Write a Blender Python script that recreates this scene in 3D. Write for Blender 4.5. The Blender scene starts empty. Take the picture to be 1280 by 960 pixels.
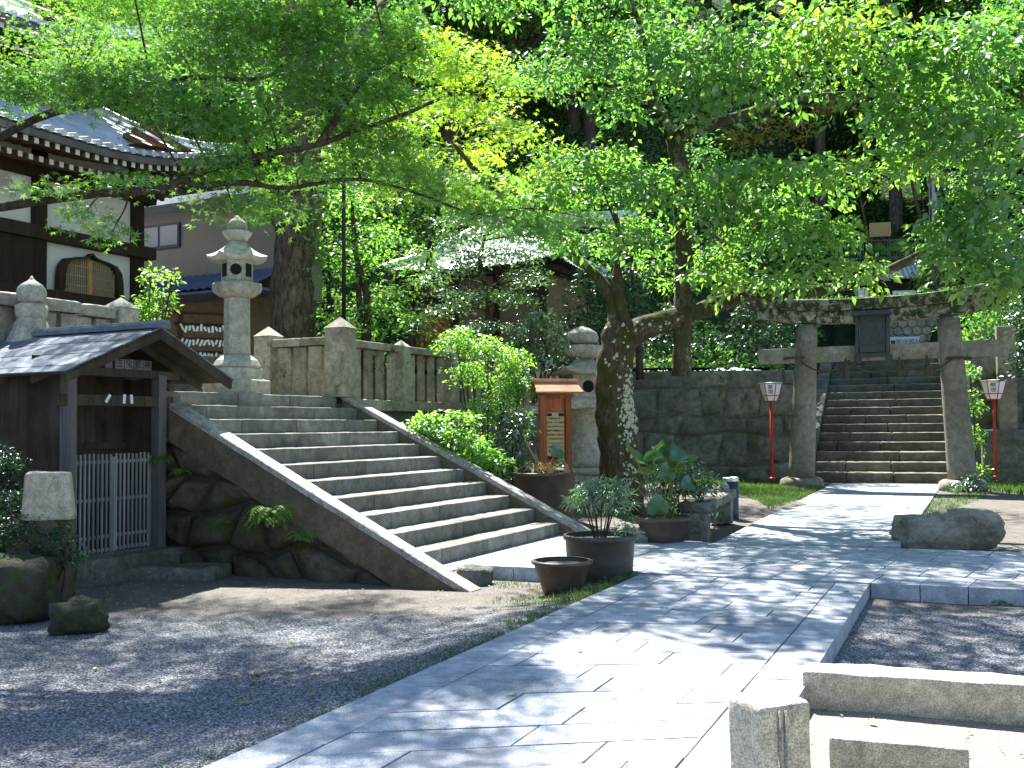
import bpy, math, random
import numpy as np
from mathutils import Vector, Matrix, noise, Euler
random.seed(7)
R = math.radians
SC = bpy.context.scene
COL = SC.collection
# ------------------------------------------------------------------ camera
F, H = 1270.0, 1.45
PITCH = math.atan(54 / F)
CAMROT = Matrix.Rotation(math.pi / 2 + PITCH, 3, 'X') @ Matrix.Rotation(R(-0.5), 3, 'Z')
cd = bpy.data.cameras.new('camera'); cam = bpy.data.objects.new('camera', cd); COL.objects.link(cam)
cam.location = (0, 0, H); cam.rotation_euler = CAMROT.to_euler()
cd.sensor_width = 36; cd.lens = F / 1280 * 36; cd.clip_end = 600; cd.clip_start = 0.05
SC.camera = cam

def ray(px, py):
    return CAMROT @ Vector((px - 640, 480 - py, -F))
def G(px, py, z=0.0):                       # where the ray of a photo pixel meets height z
    d = ray(px, py); t = (z - H) / d.z
    return Vector((d.x * t, d.y * t, z))
def AT(px, py, dist):                       # the point at forward distance dist
    d = ray(px, py); t = dist / d.y
    return Vector((d.x * t, dist, H + d.z * t))
# frame of the left stairs: u along the steps, v up the flight
AU = math.atan2(.895, .446)
FS = Matrix.Translation((.61, 13.6, 0)) @ Matrix.Rotation(AU, 4, 'Z')
def S(u, v, z=0.0): return FS @ Vector((u, v, z))
# frame of the far stairs: a across (right), w up the flight
AW = R(-21)
FR = Matrix.Translation((9.13, 25.2, 0)) @ Matrix.Rotation(AW, 4, 'Z')

# ------------------------------------------------------------------ mesh builder
class MB:
    def __init__(s, M=None): s.v = []; s.f = []; s.t = []; s.M = M or Matrix()
    def add(s, vs, fs, tint=None):
        b = len(s.v); M = s.M
        s.v += [tuple(M @ Vector(p)) for p in vs]
        s.f += [tuple(b + i for i in f) for f in fs]
        t = random.random() if tint is None else tint
        s.t += [t] * len(fs); return s
    def box(s, c, d, rz=0, tint=None, top=None, m=None):
        x, y, z = d[0] / 2, d[1] / 2, d[2] / 2; k = top or (1, 1)
        vs = [(-x, -y, -z), (x, -y, -z), (x, y, -z), (-x, y, -z), (-x * k[0], -y * k[1], z), (x * k[0], -y * k[1], z), (x * k[0], y * k[1], z), (-x * k[0], y * k[1], z)]
        T = Matrix.Translation(c) @ Matrix.Rotation(rz, 4, 'Z')
        if m is not None: T = T @ m
        vs = [T @ Vector(p) for p in vs]
        return s.add(vs, [(0, 3, 2, 1), (4, 5, 6, 7), (0, 1, 5, 4), (1, 2, 6, 5), (2, 3, 7, 6), (3, 0, 4, 7)], tint)
    def bar(s, a, b, w, h, tint=None, up=(0, 0, 1)):
        a = Vector(a); b = Vector(b); d = (b - a).normalized(); sd = d.cross(Vector(up)).normalized(); u = sd.cross(d)
        vs = [p + sd * w / 2 * i + u * h / 2 * j for p in (a, b) for i, j in ((-1, -1), (1, -1), (1, 1), (-1, 1))]
        return s.add(vs, [(0, 1, 2, 3), (7, 6, 5, 4), (0, 4, 5, 1), (1, 5, 6, 2), (2, 6, 7, 3), (3, 7, 4, 0)], tint)
    def prism(s, poly, z0, z1, tint=None):
        n = len(poly)
        if sum(poly[i][0] * poly[(i + 1) % n][1] - poly[(i + 1) % n][0] * poly[i][1] for i in range(n)) < 0: poly = poly[::-1]
        f = lambda z, p: z(p) if callable(z) else z
        vs = [(p[0], p[1], f(z0, p)) for p in poly] + [(p[0], p[1], f(z1, p)) for p in poly]
        return s.add(vs, [tuple(range(n - 1, -1, -1)), tuple(range(n, 2 * n))] + [(i, (i + 1) % n, n + (i + 1) % n, n + i) for i in range(n)], tint)
    def tube(s, pts, rad, seg=8, tint=None, wob=0.0, cap=True):
        pts = [Vector(p) for p in pts]; n = len(pts)
        if not hasattr(rad, '__len__'): rad = [rad] * n
        vs = []; ref = None
        for i, p in enumerate(pts):
            d = (pts[min(i + 1, n - 1)] - pts[max(i - 1, 0)]).normalized()
            if ref is None: ref = d.orthogonal().normalized()
            ref = (ref - d * ref.dot(d)).normalized(); b = d.cross(ref)
            for k in range(seg):
                a = 2 * math.pi * k / seg; r = rad[i]
                q = ref * math.cos(a) + b * math.sin(a)
                if wob: r *= 1 + wob * noise.noise((p + q * rad[i]) * (1.3 / max(rad[0], .05))) + wob * .55 * noise.noise((p * .5 + q * rad[i]) * (4.5 / max(rad[0], .05)))
                vs.append(p + q * r)
        fs = [(i * seg + k, i * seg + (k + 1) % seg, (i + 1) * seg + (k + 1) % seg, (i + 1) * seg + k) for i in range(n - 1) for k in range(seg)]
        if cap: fs += [tuple(range(seg - 1, -1, -1)), tuple((n - 1) * seg + k for k in range(seg))]
        return s.add(vs, fs, tint)
    def lathe(s, prof, c=(0, 0, 0), seg=24, rot=0, tint=None, sx=1, sy=1, hollow=False):
        vs = []
        for r, z in prof:
            for k in range(seg):
                a = rot + 2 * math.pi * k / seg
                vs.append((c[0] + sx * r * math.cos(a), c[1] + sy * r * math.sin(a), c[2] + z))
        n = len(prof)
        fs = [(i * seg + k, i * seg + (k + 1) % seg, (i + 1) * seg + (k + 1) % seg, (i + 1) * seg + k) for i in range(n - 1) for k in range(seg)]
        fs += [tuple(range(seg - 1, -1, -1)), tuple((n - 1) * seg + k for k in range(seg))]
        return s.add(vs, fs, tint)
    def grid(s, fn, nu, nv, tint=None):
        vs = [fn(i / nu, j / nv) for j in range(nv + 1) for i in range(nu + 1)]
        fs = [(j * (nu + 1) + i, j * (nu + 1) + i + 1, (j + 1) * (nu + 1) + i + 1, (j + 1) * (nu + 1) + i) for j in range(nv) for i in range(nu)]
        return s.add(vs, fs, tint)

def rock(mb, c, d, seed=0, rz=0, rough=.18, boxy=.55, n=10, tint=None, freq=1.6, flat=None):
    """a boulder: a sphere pushed towards a box, then roughened"""
    vs = []; nu = n * 2; T = Matrix.Translation(c) @ Matrix.Rotation(rz, 4, 'Z'); o = Vector((seed * 7.3, seed * 3.1, seed))
    for j in range(n + 1):
        th = math.pi * j / n
        for i in range(nu):
            ph = 2 * math.pi * i / nu
            p = Vector((math.sin(th) * math.cos(ph), math.sin(th) * math.sin(ph), math.cos(th)))
            m = max(abs(p.x), abs(p.y), abs(p.z)); q = p.lerp(p / m * .86, boxy)
            k = 1 + rough * (noise.noise(q * freq + o) + .5 * noise.noise(q * freq * 2.3 + o) + .25 * noise.noise(q * freq * 5 + o))
            q = q * k
            if flat is not None: q.z = min(q.z, flat)
            vs.append(T @ Vector((q.x * d[0] / 2, q.y * d[1] / 2, q.z * d[2] / 2)))
    fs = [(j * nu + i, (j + 1) * nu + i, (j + 1) * nu + (i + 1) % nu, j * nu + (i + 1) % nu) for j in range(n) for i in range(nu)]
    return mb.add(vs, fs, tint)

def tag(o, label=None, cat=None, group=None, kind=None):
    if label: o['label'] = label
    if cat: o['category'] = cat
    if group: o['group'] = group
    if kind: o['kind'] = kind
    return o
def link_mesh(name, me, mat, parent, loc):
    o = bpy.data.objects.new(name, me); COL.objects.link(o)
    if mat: me.materials.append(mat)
    if parent: o.parent = parent
    elif loc is not None: o.location = loc
    return o
def root_of(p):
    while p.parent: p = p.parent
    return p
def build(mb, name, mat, parent=None, loc=None, bevel=0, smooth=False, label=None, cat=None, group=None, kind=None, rough=0, sub=0):
    off = Vector(root_of(parent).location) if parent else Vector(loc or (0, 0, 0))
    me = bpy.data.meshes.new(name)
    me.from_pydata([tuple(Vector(p) - off) for p in mb.v], [], mb.f)
    a = me.attributes.new('tint', 'FLOAT', 'FACE'); a.data.foreach_set('value', mb.t)
    if smooth: me.polygons.foreach_set('use_smooth', [True] * len(me.polygons))
    me.update()
    o = link_mesh(name, me, mat, parent, loc)
    if bevel:
        b = o.modifiers.new('b', 'BEVEL'); b.width = bevel; b.segments = 2; b.limit_method = 'ANGLE'; b.angle_limit = R(35)
    return tag(o, label, cat, group, kind)
def thing(name, loc, label, cat, group=None):
    o = bpy.data.objects.new(name, None); COL.objects.link(o); o.location = loc; o.empty_display_size = .2
    return tag(o, label, cat, group)
def copy_tree(o, parent=None):
    c = o.copy(); COL.objects.link(c)
    if parent: c.parent = parent
    for ch in [x for x in KIDS(o)]: copy_tree(ch, c)
    return c
def KIDS(o): return [x for x in COL.objects if x.parent == o]
def text_mesh(body, size, mat, name, parent, M, extrude=.002, align='CENTER'):
    cu = bpy.data.curves.new('txt', 'FONT'); cu.body = body; cu.size = size; cu.extrude = extrude; cu.align_x = align; cu.align_y = 'CENTER'
    cu.space_line = 1.0
    t = bpy.data.objects.new('txt', cu); COL.objects.link(t)
    bpy.context.view_layer.update()
    me = bpy.data.meshes.new_from_object(t.evaluated_get(bpy.context.evaluated_depsgraph_get()))
    bpy.data.objects.remove(t)
    off = Matrix.Translation(-Vector(root_of(parent).location))
    me.transform(off @ M); me.name = name
    me.materials.clear()
    return link_mesh(name, me, mat, parent, None)

# ------------------------------------------------------------------ leaves
rng = np.random.default_rng(5)
OVAL = (np.array([(0, 0, 0), (.45, .27, .07), (1, 0, -.06), (.45, -.27, .07)], float), [(0, 1, 2), (0, 2, 3)])
BROAD = (np.array([(0, 0, 0), (.3, .33, .07), (.75, .27, .05), (1, 0, -.08), (.75, -.27, .05), (.3, -.33, .07), (.5, 0, 0)], float), [(0, 1, 6), (1, 2, 6), (2, 3, 6), (3, 4, 6), (4, 5, 6), (5, 0, 6)])
def _maple():
    v = [(0.35, 0, 0)]; f = []
    for a, l in ((0, .65), (52, .6), (-52, .6), (108, .45), (-108, .45)):
        a = R(a)
        for da, ll in ((-.35, .24), (0, l), (.35, .24)):
            v.append((.35 + math.cos(a + da) * ll, math.sin(a + da) * ll, -.08 * (ll > .3)))
        k = len(v) - 3; f.append((0, k, k + 1, k + 2))
    return np.array(v, float), f
MAPLE = _maple()
def nrm(a): return a / np.maximum(np.linalg.norm(a, axis=1, keepdims=True), 1e-6)
def leaf_mesh(name, P, D, N, size, tpl, tint):
    tv, tf = tpl; n = len(P); k = len(tv)
    D = nrm(D); Sd = nrm(np.cross(N, D)); Nn = np.cross(D, Sd)
    co = P[:, None, :] + size[:, None, None] * (tv[None, :, 0:1] * D[:, None, :] + tv[None, :, 1:2] * Sd[:, None, :] + tv[None, :, 2:3] * Nn[:, None, :])
    me = bpy.data.meshes.new(name)
    nf = len(tf); ls = len(tf[0]); T = np.array(tf)
    idx = (T[None] + (np.arange(n) * k)[:, None, None]).reshape(-1)
    me.vertices.add(n * k); me.vertices.foreach_set('co', co.reshape(-1).astype(np.float32))
    me.loops.add(len(idx)); me.loops.foreach_set('vertex_index', idx.astype(np.int32))
    me.polygons.add(n * nf); me.polygons.foreach_set('loop_start', (np.arange(n * nf) * ls).astype(np.int32))
    me.update(calc_edges=True)
    a = me.attributes.new('tint', 'FLOAT', 'FACE'); a.data.foreach_set('value', np.repeat(tint, nf).astype(np.float32))
    return me
def ell(n, c, r, shell=.45):
    p = nrm(rng.normal(size=(n, 3))) * (rng.random((n, 1)) ** shell)
    return p * np.array(r) + np.array(c), p
def sprays(C, O, k, rad, size, flat=.25, droop=.3, tilt=.45, tbase=None):
    """k leaves round every spray centre, in a roughly level fan"""
    n = len(C)
    pn = nrm(np.array([0, 0, 1.0]) + O * .35 + rng.normal(size=(n, 3)) * flat)
    e1 = nrm(np.cross(pn, rng.normal(size=(n, 3)))); e2 = np.cross(pn, e1)
    a = rng.random((n, k)) * 2 * np.pi; r = rad * np.sqrt(rng.random((n, k)))
    rd = np.cos(a)[..., None] * e1[:, None] + np.sin(a)[..., None] * e2[:, None]
    P = C[:, None] + rd * r[..., None] + pn[:, None] * rng.normal(size=(n, k, 1)) * rad * .12
    P[..., 2] -= droop * (r ** 2) / max(rad, .01)
    D = rd + rng.normal(size=(n, k, 3)) * .5; D[..., 2] -= droop
    N = pn[:, None] + rng.normal(size=(n, k, 3)) * tilt
    tb = (rng.random(n) if tbase is None else tbase)[:, None] * .55 + rng.random((n, k)) * .45
    m = n * k
    return P.reshape(m, 3), D.reshape(m, 3), N.reshape(m, 3), size * (.5 + .85 * rng.random(m)), tb.reshape(m)
def crown(name, mat, clumps, size, parent=None, loc=None, tpl=OVAL, k=14, rad=.3, dens=1.0, flat=.25, droop=.3, tilt=.45, shell=.5, tshift=0):
    """clumps: (centre, radii, number of sprays[, tint])"""
    Ls = []
    for cl in clumps:
        n = max(1, int(cl[2] * dens)); C, O = ell(n, cl[0], cl[1], shell)
        tb = np.clip((cl[3] if len(cl) > 3 else .5) + rng.normal(size=n) * .18, 0, 1)
        Ls.append(sprays(C, O, k, rad, size, flat, droop, tilt, tb))
    P, D, N, sz, t = [np.concatenate(x) for x in zip(*Ls)]
    off = np.array(root_of(parent).location if parent else (loc or (0, 0, 0)))
    me = leaf_mesh(name, P - off, D, N, sz, tpl, t)
    return link_mesh(name, me, mat, parent, loc)
def smooth_path(pts, n=6):
    pts = [Vector(p) for p in pts]
    if len(pts) < 3: return [pts[0].lerp(pts[-1], i / n) for i in range(n + 1)]
    out = []; q = [pts[0] * 2 - pts[1]] + pts + [pts[-1] * 2 - pts[-2]]
    for i in range(1, len(q) - 2):
        for j in range(n):
            t = j / n; a, b, c, d = q[i - 1], q[i], q[i + 1], q[i + 2]
            out.append(.5 * ((2 * b) + (c - a) * t + (2 * a - 5 * b + 4 * c - d) * t * t + (3 * b - a - 3 * c + d) * t ** 3))
    out.append(pts[-1]); return out
def limb(mb, pts, r0, r1, seg=8, wob=.10, pw=1.0):
    p = smooth_path(pts); n = len(p)
    mb.tube(p, [r0 + (r1 - r0) * (i / (n - 1)) ** pw for i in range(n)], seg, wob=wob)
    return p
def twigs(mb, nodes, clumps, r=.02, sub=5, seg=5):
    """a branch from the nearest limb point into every clump, with finer twigs inside it"""
    for cl in clumps:
        c = Vector(cl[0]); a = min(nodes, key=lambda q: (q - c).length + .6 * max(0, q.z - c.z))
        L = (c - a).length; far_ = .35 if L > 2.2 else 1.0; m = a.lerp(c, .5) + Vector((random.uniform(-.1, .1), random.uniform(-.1, .1), .12)) * L * .6
        mb.tube(smooth_path([a, m, c], 4), [far_ * r * (1.3 - .8 * i / 8) * (1 + min(L, 2) * .12) for i in range(9)], seg)
        for _ in range(sub):
            e = c + Vector([random.uniform(-.85, .85) * cl[1][i] for i in range(3)]); s = m.lerp(c, random.uniform(.2, 1))
            mb.tube([s, s.lerp(e, .5) + Vector((0, 0, .04)), e], [r * .5, r * .35, r * .15], 4)

# ------------------------------------------------------------------ materials
def srgb(h):
    c = [int(h[i:i + 2], 16) / 255 for i in (0, 2, 4)]
    return tuple(x / 12.92 if x <= .04045 else ((x + .055) / 1.055) ** 2.4 for x in c) + (1,)
class NT:
    def __init__(s, name):
        s.m = bpy.data.materials.new(name); s.m.use_nodes = True; s.n = s.m.node_tree.nodes; s.l = s.m.node_tree.links
        s.b = s.n['Principled BSDF']; s.out = s.n['Material Output']
    def N(s, t, **k):
        n = s.n.new(t)
        for a, b in k.items():
            if a in n.inputs: n.inputs[a].default_value = b
            else: setattr(n, a, b)
        return n
    def L(s, a, b): s.l.new(a, b)
    def coord(s, rnd=False, scale=(1, 1, 1), rot=0):
        tc = s.N('ShaderNodeTexCoord'); mp = s.N('ShaderNodeMapping'); mp.inputs['Scale'].default_value = scale; mp.inputs['Rotation'].default_value = (0, 0, rot)
        s.L(tc.outputs['Object'], mp.inputs['Vector'])
        if rnd:
            oi = s.N('ShaderNodeObjectInfo'); mu = s.N('ShaderNodeMath', operation='MULTIPLY'); mu.inputs[1].default_value = 37
            s.L(oi.outputs['Random'], mu.inputs[0]); s.L(mu.outputs[0], mp.inputs['Location'])
        return mp.outputs['Vector']
    def noise(s, v, scale, detail=5, rough=.6, dist=0):
        n = s.N('ShaderNodeTexNoise'); n.inputs['Scale'].default_value = scale; n.inputs['Detail'].default_value = detail; n.inputs['Roughness'].default_value = rough; n.inputs['Distortion'].default_value = dist
        s.L(v, n.inputs['Vector']); return n.outputs['Fac']
    def ramp(s, f, stops):
        n = s.N('ShaderNodeValToRGB'); e = n.color_ramp.elements
        while len(e) < len(stops): e.new(.5)
        for x, (p, c) in zip(e, stops): x.position = p; x.color = c if len(c) == 4 else (*c, 1)
        s.L(f, n.inputs['Fac']); return n.outputs['Color']
    def mix(s, f, a, b, mode='MIX'):
        n = s.N('ShaderNodeMix', data_type='RGBA', blend_type=mode)
        for sock, x in ((n.inputs['Factor'], f), (n.inputs[6], a), (n.inputs[7], b)):
            if isinstance(x, (int, float)): sock.default_value = x
            elif isinstance(x, tuple): sock.default_value = x
            else: s.L(x, sock)
        return n.outputs[2]
    def bump(s, h, st=.3, dist=.01, nrm=None):
        n = s.N('ShaderNodeBump'); n.inputs['Strength'].default_value = st; n.inputs['Distance'].default_value = dist
        s.L(h, n.inputs['Height'])
        if nrm: s.L(nrm, n.inputs['Normal'])
        return n.outputs['Normal']
    def tint(s):
        n = s.N('ShaderNodeAttribute', attribute_name='tint'); return n.outputs['Fac']
    def up(s):
        g = s.N('ShaderNodeNewGeometry'); x = s.N('ShaderNodeSeparateXYZ'); s.L(g.outputs['Normal'], x.inputs[0]); return x.outputs['Z']
    def set(s, col=None, rough=.8, nrm=None, spec=.3, metal=0):
        if col is not None:
            if isinstance(col, tuple): s.b.inputs['Base Color'].default_value = col
            else: s.L(col, s.b.inputs['Base Color'])
        s.b.inputs['Roughness'].default_value = rough; s.b.inputs['Specular IOR Level'].default_value = spec; s.b.inputs['Metallic'].default_value = metal
        if nrm: s.L(nrm, s.b.inputs['Normal'])
        return s.m
def g3(v, k=(1, 1, 1)): return (v * k[0], v * k[1], v * k[2], 1)
def m_stone(name, a, b, stain=(.045, .045, .03, 1), moss=0.0, stain_amt=.5, sc=1.0, bump=.5, rough=.85, speck=.5, tintamt=.35, mosscol=(.035, .06, .012, 1), lichen=0.0):
    t = NT(name); v = t.coord(True)
    big = t.noise(v, 1.1 * sc, 6, .65, .4); mid = t.noise(v, 7 * sc, 6, .7); fine = t.noise(v, 160, 2, .6)
    c = t.ramp(big, [(.3, a), (.7, b)])
    c = t.mix(.35, c, t.ramp(mid, [(.35, (.15, .15, .15)), (.65, (.95, .95, .95))]), 'OVERLAY')
    c = t.mix(speck, c, t.ramp(fine, [(.38, (.12, .12, .13)), (.62, (.85, .85, .83))]), 'OVERLAY')
    c = t.mix(tintamt, c, t.ramp(t.tint(), [(0, (.22, .21, .19)), (1, (.78, .77, .74))]), 'OVERLAY')
    if stain_amt:
        f = t.ramp(t.noise(v, 2.3 * sc, 8, .72, .8), [(.5, (0, 0, 0)), (.66, (1, 1, 1))])
        mu = t.N('ShaderNodeMath', operation='MULTIPLY'); mu.inputs[1].default_value = stain_amt; t.L(f, mu.inputs[0])
        c = t.mix(mu.outputs[0], c, stain)
    if moss:
        f = t.ramp(t.noise(v, 3.1 * sc, 8, .7, .5), [(max(0, .62 - moss * .3), (0, 0, 0)), (max(.1, .72 - moss * .3), (1, 1, 1))])
        c = t.mix(f, c, t.mix(t.noise(v, 30, 3), mosscol, (mosscol[0] * 2, mosscol[1] * 1.9, mosscol[2] * 1.5, 1)))
    if lichen:
        vo = t.N('ShaderNodeTexVoronoi'); vo.inputs['Scale'].default_value = 13; t.L(v, vo.inputs['Vector'])
        mu = t.N('ShaderNodeMath', operation='ADD'); t.L(vo.outputs['Distance'], mu.inputs[0]); t.L(t.noise(v, 2.2, 3), mu.inputs[1])
        c = t.mix(t.ramp(mu.outputs[0], [(.62 + lichen * .2, (1, 1, 1)), (.66 + lichen * .2, (0, 0, 0))]), c, (.48, .5, .42, 1))
    n = t.bump(mid, bump, .03); n = t.bump(fine, bump * .6, .004, n)
    return t.set(c, rough, n)
def m_wood(name, a, b, axis='Z', sc=1.0, rough=.75, grey=0.0):
    t = NT(name); s = {'X': (.06, 1, 1), 'Y': (1, .06, 1), 'Z': (1, 1, .06)}[axis]
    v = t.coord(True, s); g = t.noise(v, 45 * sc, 5, .7, .3); w = t.noise(v, 9 * sc, 4, .6)
    c = t.ramp(g, [(.3, a), (.7, b)])
    c = t.mix(.5, c, t.ramp(w, [(.3, (.2, .2, .2)), (.7, (.75, .75, .75))]), 'OVERLAY')
    c = t.mix(.5, c, t.ramp(t.tint(), [(0, (.25, .24, .22)), (1, (.75, .74, .72))]), 'OVERLAY')
    if grey: c = t.mix(t.ramp(t.noise(t.coord(True), 2.5, 5), [(.4, (0, 0, 0)), (.65, (grey, grey, grey))]), c, (.16, .155, .14, 1))
    return t.set(c, rough, t.bump(g, .35, .006), .2)
def m_leaf(name, cols, trans=.52, tcol=1.85, gloss=.09, grough=.38):
    t = NT(name); t.n.remove(t.b)
    st = [(i / (len(cols) - 1), c) for i, c in enumerate(cols)]
    c = t.ramp(t.tint(), st)
    d = t.N('ShaderNodeBsdfDiffuse'); t.L(c, d.inputs['Color'])
    tr = t.N('ShaderNodeBsdfTranslucent'); t.L(t.mix(1.0, c, (tcol * 1.3, tcol * 1.2, tcol * .7, 1), 'MULTIPLY'), tr.inputs['Color'])
    m = t.N('ShaderNodeMixShader'); m.inputs[0].default_value = trans; t.L(d.outputs[0], m.inputs[1]); t.L(tr.outputs[0], m.inputs[2])
    g = t.N('ShaderNodeBsdfGlossy'); g.inputs['Roughness'].default_value = grough; g.inputs['Color'].default_value = (.9, .95, 1, 1)
    m2 = t.N('ShaderNodeMixShader'); m2.inputs[0].default_value = gloss; t.L(m.outputs[0], m2.inputs[1]); t.L(g.outputs[0], m2.inputs[2])
    t.L(m2.outputs[0], t.out.inputs['Surface']); return t.m
def m_plain(name, c, rough=.6, metal=0, bump=.15, var=.25, sc=6, spec=.3):
    t = NT(name); v = t.coord(True); f = t.noise(v, sc, 6, .65)
    col = t.mix(var, c, t.ramp(f, [(.3, (.1, .1, .1)), (.7, (.9, .9, .9))]), 'OVERLAY')
    return t.set(col, rough, t.bump(t.noise(v, sc * 12, 4), bump, .004), spec, metal)

M = {}
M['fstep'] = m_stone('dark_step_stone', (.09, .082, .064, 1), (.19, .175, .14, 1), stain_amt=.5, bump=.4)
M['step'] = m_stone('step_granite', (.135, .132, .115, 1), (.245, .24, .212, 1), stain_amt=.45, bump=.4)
M['fence'] = m_stone('weathered_stone', (.22, .2, .15, 1), (.40, .37, .29, 1), stain_amt=.45, moss=.1, bump=.4, sc=1.6)
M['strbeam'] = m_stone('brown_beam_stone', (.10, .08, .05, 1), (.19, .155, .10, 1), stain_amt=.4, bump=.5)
M['lantern'] = m_stone('lantern_granite', (.27, .262, .22, 1), (.44, .43, .37, 1), stain_amt=.3, bump=.35, sc=1.8)
M['torii'] = m_stone('torii_granite', (.165, .155, .115, 1), (.28, .265, .205, 1), stain_amt=.4, bump=.3, sc=1.2)
M['mossy'] = m_stone('mossy_stone', (.2, .2, .15, 1), (.34, .33, .26, 1), stain=(.03, .028, .018, 1), stain_amt=.95, moss=.62, bump=.6, sc=1.8, mosscol=(.022, .028, .010, 1))
M['wall'] = m_stone('cut_wall_stone', (.075, .082, .068, 1), (.18, .185, .155, 1), stain_amt=.7, moss=.25, bump=.8)
M['boulder'] = m_stone('boulder_stone', (.05, .042, .026, 1), (.13, .108, .075, 1), stain_amt=.5, moss=.25, bump=1.0, sc=1.5)
M['rock'] = m_stone('garden_rock', (.11, .108, .09, 1), (.25, .245, .205, 1), stain_amt=.5, moss=.2, bump=1.0, sc=2.4)
M['curb'] = m_stone('curb_granite', (.34, .31, .23, 1), (.48, .44, .35, 1), stain_amt=.15, bump=.8, sc=2)
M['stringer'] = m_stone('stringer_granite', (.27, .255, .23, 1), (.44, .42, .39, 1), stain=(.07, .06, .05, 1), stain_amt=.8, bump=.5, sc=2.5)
M['paver'] = m_stone('paving_granite', (.30, .325, .37, 1), (.39, .41, .455, 1), stain_amt=.3, stain=(.2, .195, .18, 1), bump=.12, speck=.45, tintamt=.3)
M['joint'] = m_plain('joint_grit', (.07, .07, .06, 1), .95)
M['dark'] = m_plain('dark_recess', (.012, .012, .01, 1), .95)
M['plaster'] = m_plain('white_plaster', (.72, .73, .70, 1), .9, bump=.1, var=.12, sc=1.5)
M['greywall'] = m_plain('grey_render_wall', (.28, .26, .23, 1), .9, var=.1)
M['brownwall'] = m_plain('brown_earth_wall', (.2, .14, .085, 1), .9, var=.3)
M['darkwood'] = m_wood('dark_timber', (.022, .014, .01, 1), (.055, .034, .022, 1))
M['shedwood'] = m_wood('weathered_boards', (.026, .019, .012, 1), (.068, .052, .036, 1), grey=.25)
M['greywood'] = m_wood('silvered_lattice', (.085, .08, .078, 1), (.19, .182, .18, 1), grey=.3)
M['lattice'] = m_wood('pale_lattice', (.20, .195, .19, 1), (.36, .35, .34, 1), grey=.2)
M['darkrock'] = m_stone('dark_mossy_rock', (.03, .026, .018, 1), (.085, .075, .055, 1), stain_amt=.5, moss=.4, bump=1.2, sc=2.2)
M['rafter'] = m_wood('rafter_timber', (.10, .06, .035, 1), (.2, .125, .075, 1), axis='Y')
M['redwood'] = m_wood('noticeboard_timber', (.24, .07, .025, 1), (.42, .15, .06, 1))
M['redroof'] = m_wood('noticeboard_roof', (.35, .14, .08, 1), (.55, .27, .17, 1), axis='X')
M['cream'] = m_plain('cream_panel', (.5, .37, .17, 1), .7, var=.1)
M['white'] = m_plain('white_paint', (.75, .75, .74, 1), .6, var=.08)
M['paper'] = m_plain('paper_white', (.74, .75, .77, 1), .85, var=.05)
M['amber'] = m_plain('amber_wood', (.5, .27, .07, 1), .6)
M['shoji'] = m_plain('aged_paper_screen', (.42, .33, .22, 1), .85, var=.1)
M['ink'] = m_plain('black_ink', (.015, .015, .017, 1), .7)
M['red'] = m_plain('red_paint', (.42, .035, .02, 1), .5, var=.3)
M['black'] = m_plain('black_metal', (.02, .02, .022, 1), .45, var=.2)
M['navy'] = m_plain('dark_blue_enamel', (.03, .04, .075, 1), .4, var=.2)
M['steel'] = m_plain('brushed_steel', (.55, .56, .58, 1), .35, metal=.8)
M['concrete'] = m_plain('pole_concrete', (.45, .46, .47, 1), .9)
M['tile'] = m_plain('roof_tile_grey', (.52, .54, .58, 1), .34, metal=.3, var=.4, sc=3, spec=.5)
M['bluetile'] = m_plain('blue_roof_tile', (.10, .14, .28, 1), .4, var=.35, sc=3, spec=.5)
M['shingle'] = m_wood('roof_boards', (.10, .12, .155, 1), (.20, .235, .29, 1), axis='Y', rough=.6)
M['glass'] = m_plain('window_glass', (.05, .07, .09, 1), .12, var=.1, spec=.6)
M['pot'] = m_plain('glazed_pot', (.085, .06, .045, 1), .5, var=.5, sc=4, spec=.5)
M['pot2'] = m_plain('dark_grey_pot', (.075, .07, .06, 1), .6, var=.5, sc=4)
M['water'] = m_plain('pot_water', (.02, .03, .035, 1), .05, bump=.02, spec=.6)
M['soil'] = m_plain('pot_soil', (.06, .045, .03, 1), .95, sc=12)
M['straw'] = m_plain('straw_rope', (.07, .058, .035, 1), .95, sc=20)
M['bronze'] = m_plain('aged_tablet', (.05, .06, .055, 1), .6, var=.5, sc=9)
def m_bark(name, a, b, sc=1.0, lichen=0, moss=0.0, ridges=1.0):
    t = NT(name); v = t.coord(True, (1, 1, .22)); g = t.noise(v, 22 * sc, 6, .7, .6); big = t.noise(t.coord(True), 2.2, 5, .6)
    c = t.ramp(g, [(.38, a), (.62, b)])
    c = t.mix(.5, c, t.ramp(big, [(.3, (.2, .2, .2)), (.7, (.8, .8, .8))]), 'OVERLAY')
    if moss: c = t.mix(t.ramp(t.noise(t.coord(True), 3.5, 6, .7), [(.55 - moss * .2, (0, 0, 0)), (.68 - moss * .2, (1, 1, 1))]), c, (.06, .058, .016, 1))
    if lichen:
        vv = t.coord(False); big2 = t.ramp(t.noise(vv, 1.7, 2, .5), [(.56 - lichen * .15, (0, 0, 0)), (.64 - lichen * .15, (1, 1, 1))])
        sm = t.ramp(t.noise(vv, 26, 4, .65, .4), [(.46, (0, 0, 0)), (.53, (1, 1, 1))])
        mu = t.mix(1.0, big2, sm, 'MULTIPLY')
        c = t.mix(mu, c, (.30, .33, .24, 1))
    return t.set(c, .9, t.bump(g, .9 * ridges, .03), .15)
M['barktrunk'] = m_bark('lichened_cherry_bark', (.04, .032, .022, 1), (.145, .122, .085, 1), lichen=.0, moss=.55)
M['bark'] = m_bark('cherry_bark', (.03, .027, .018, 1), (.125, .112, .078, 1), lichen=-.02, moss=.5)
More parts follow.
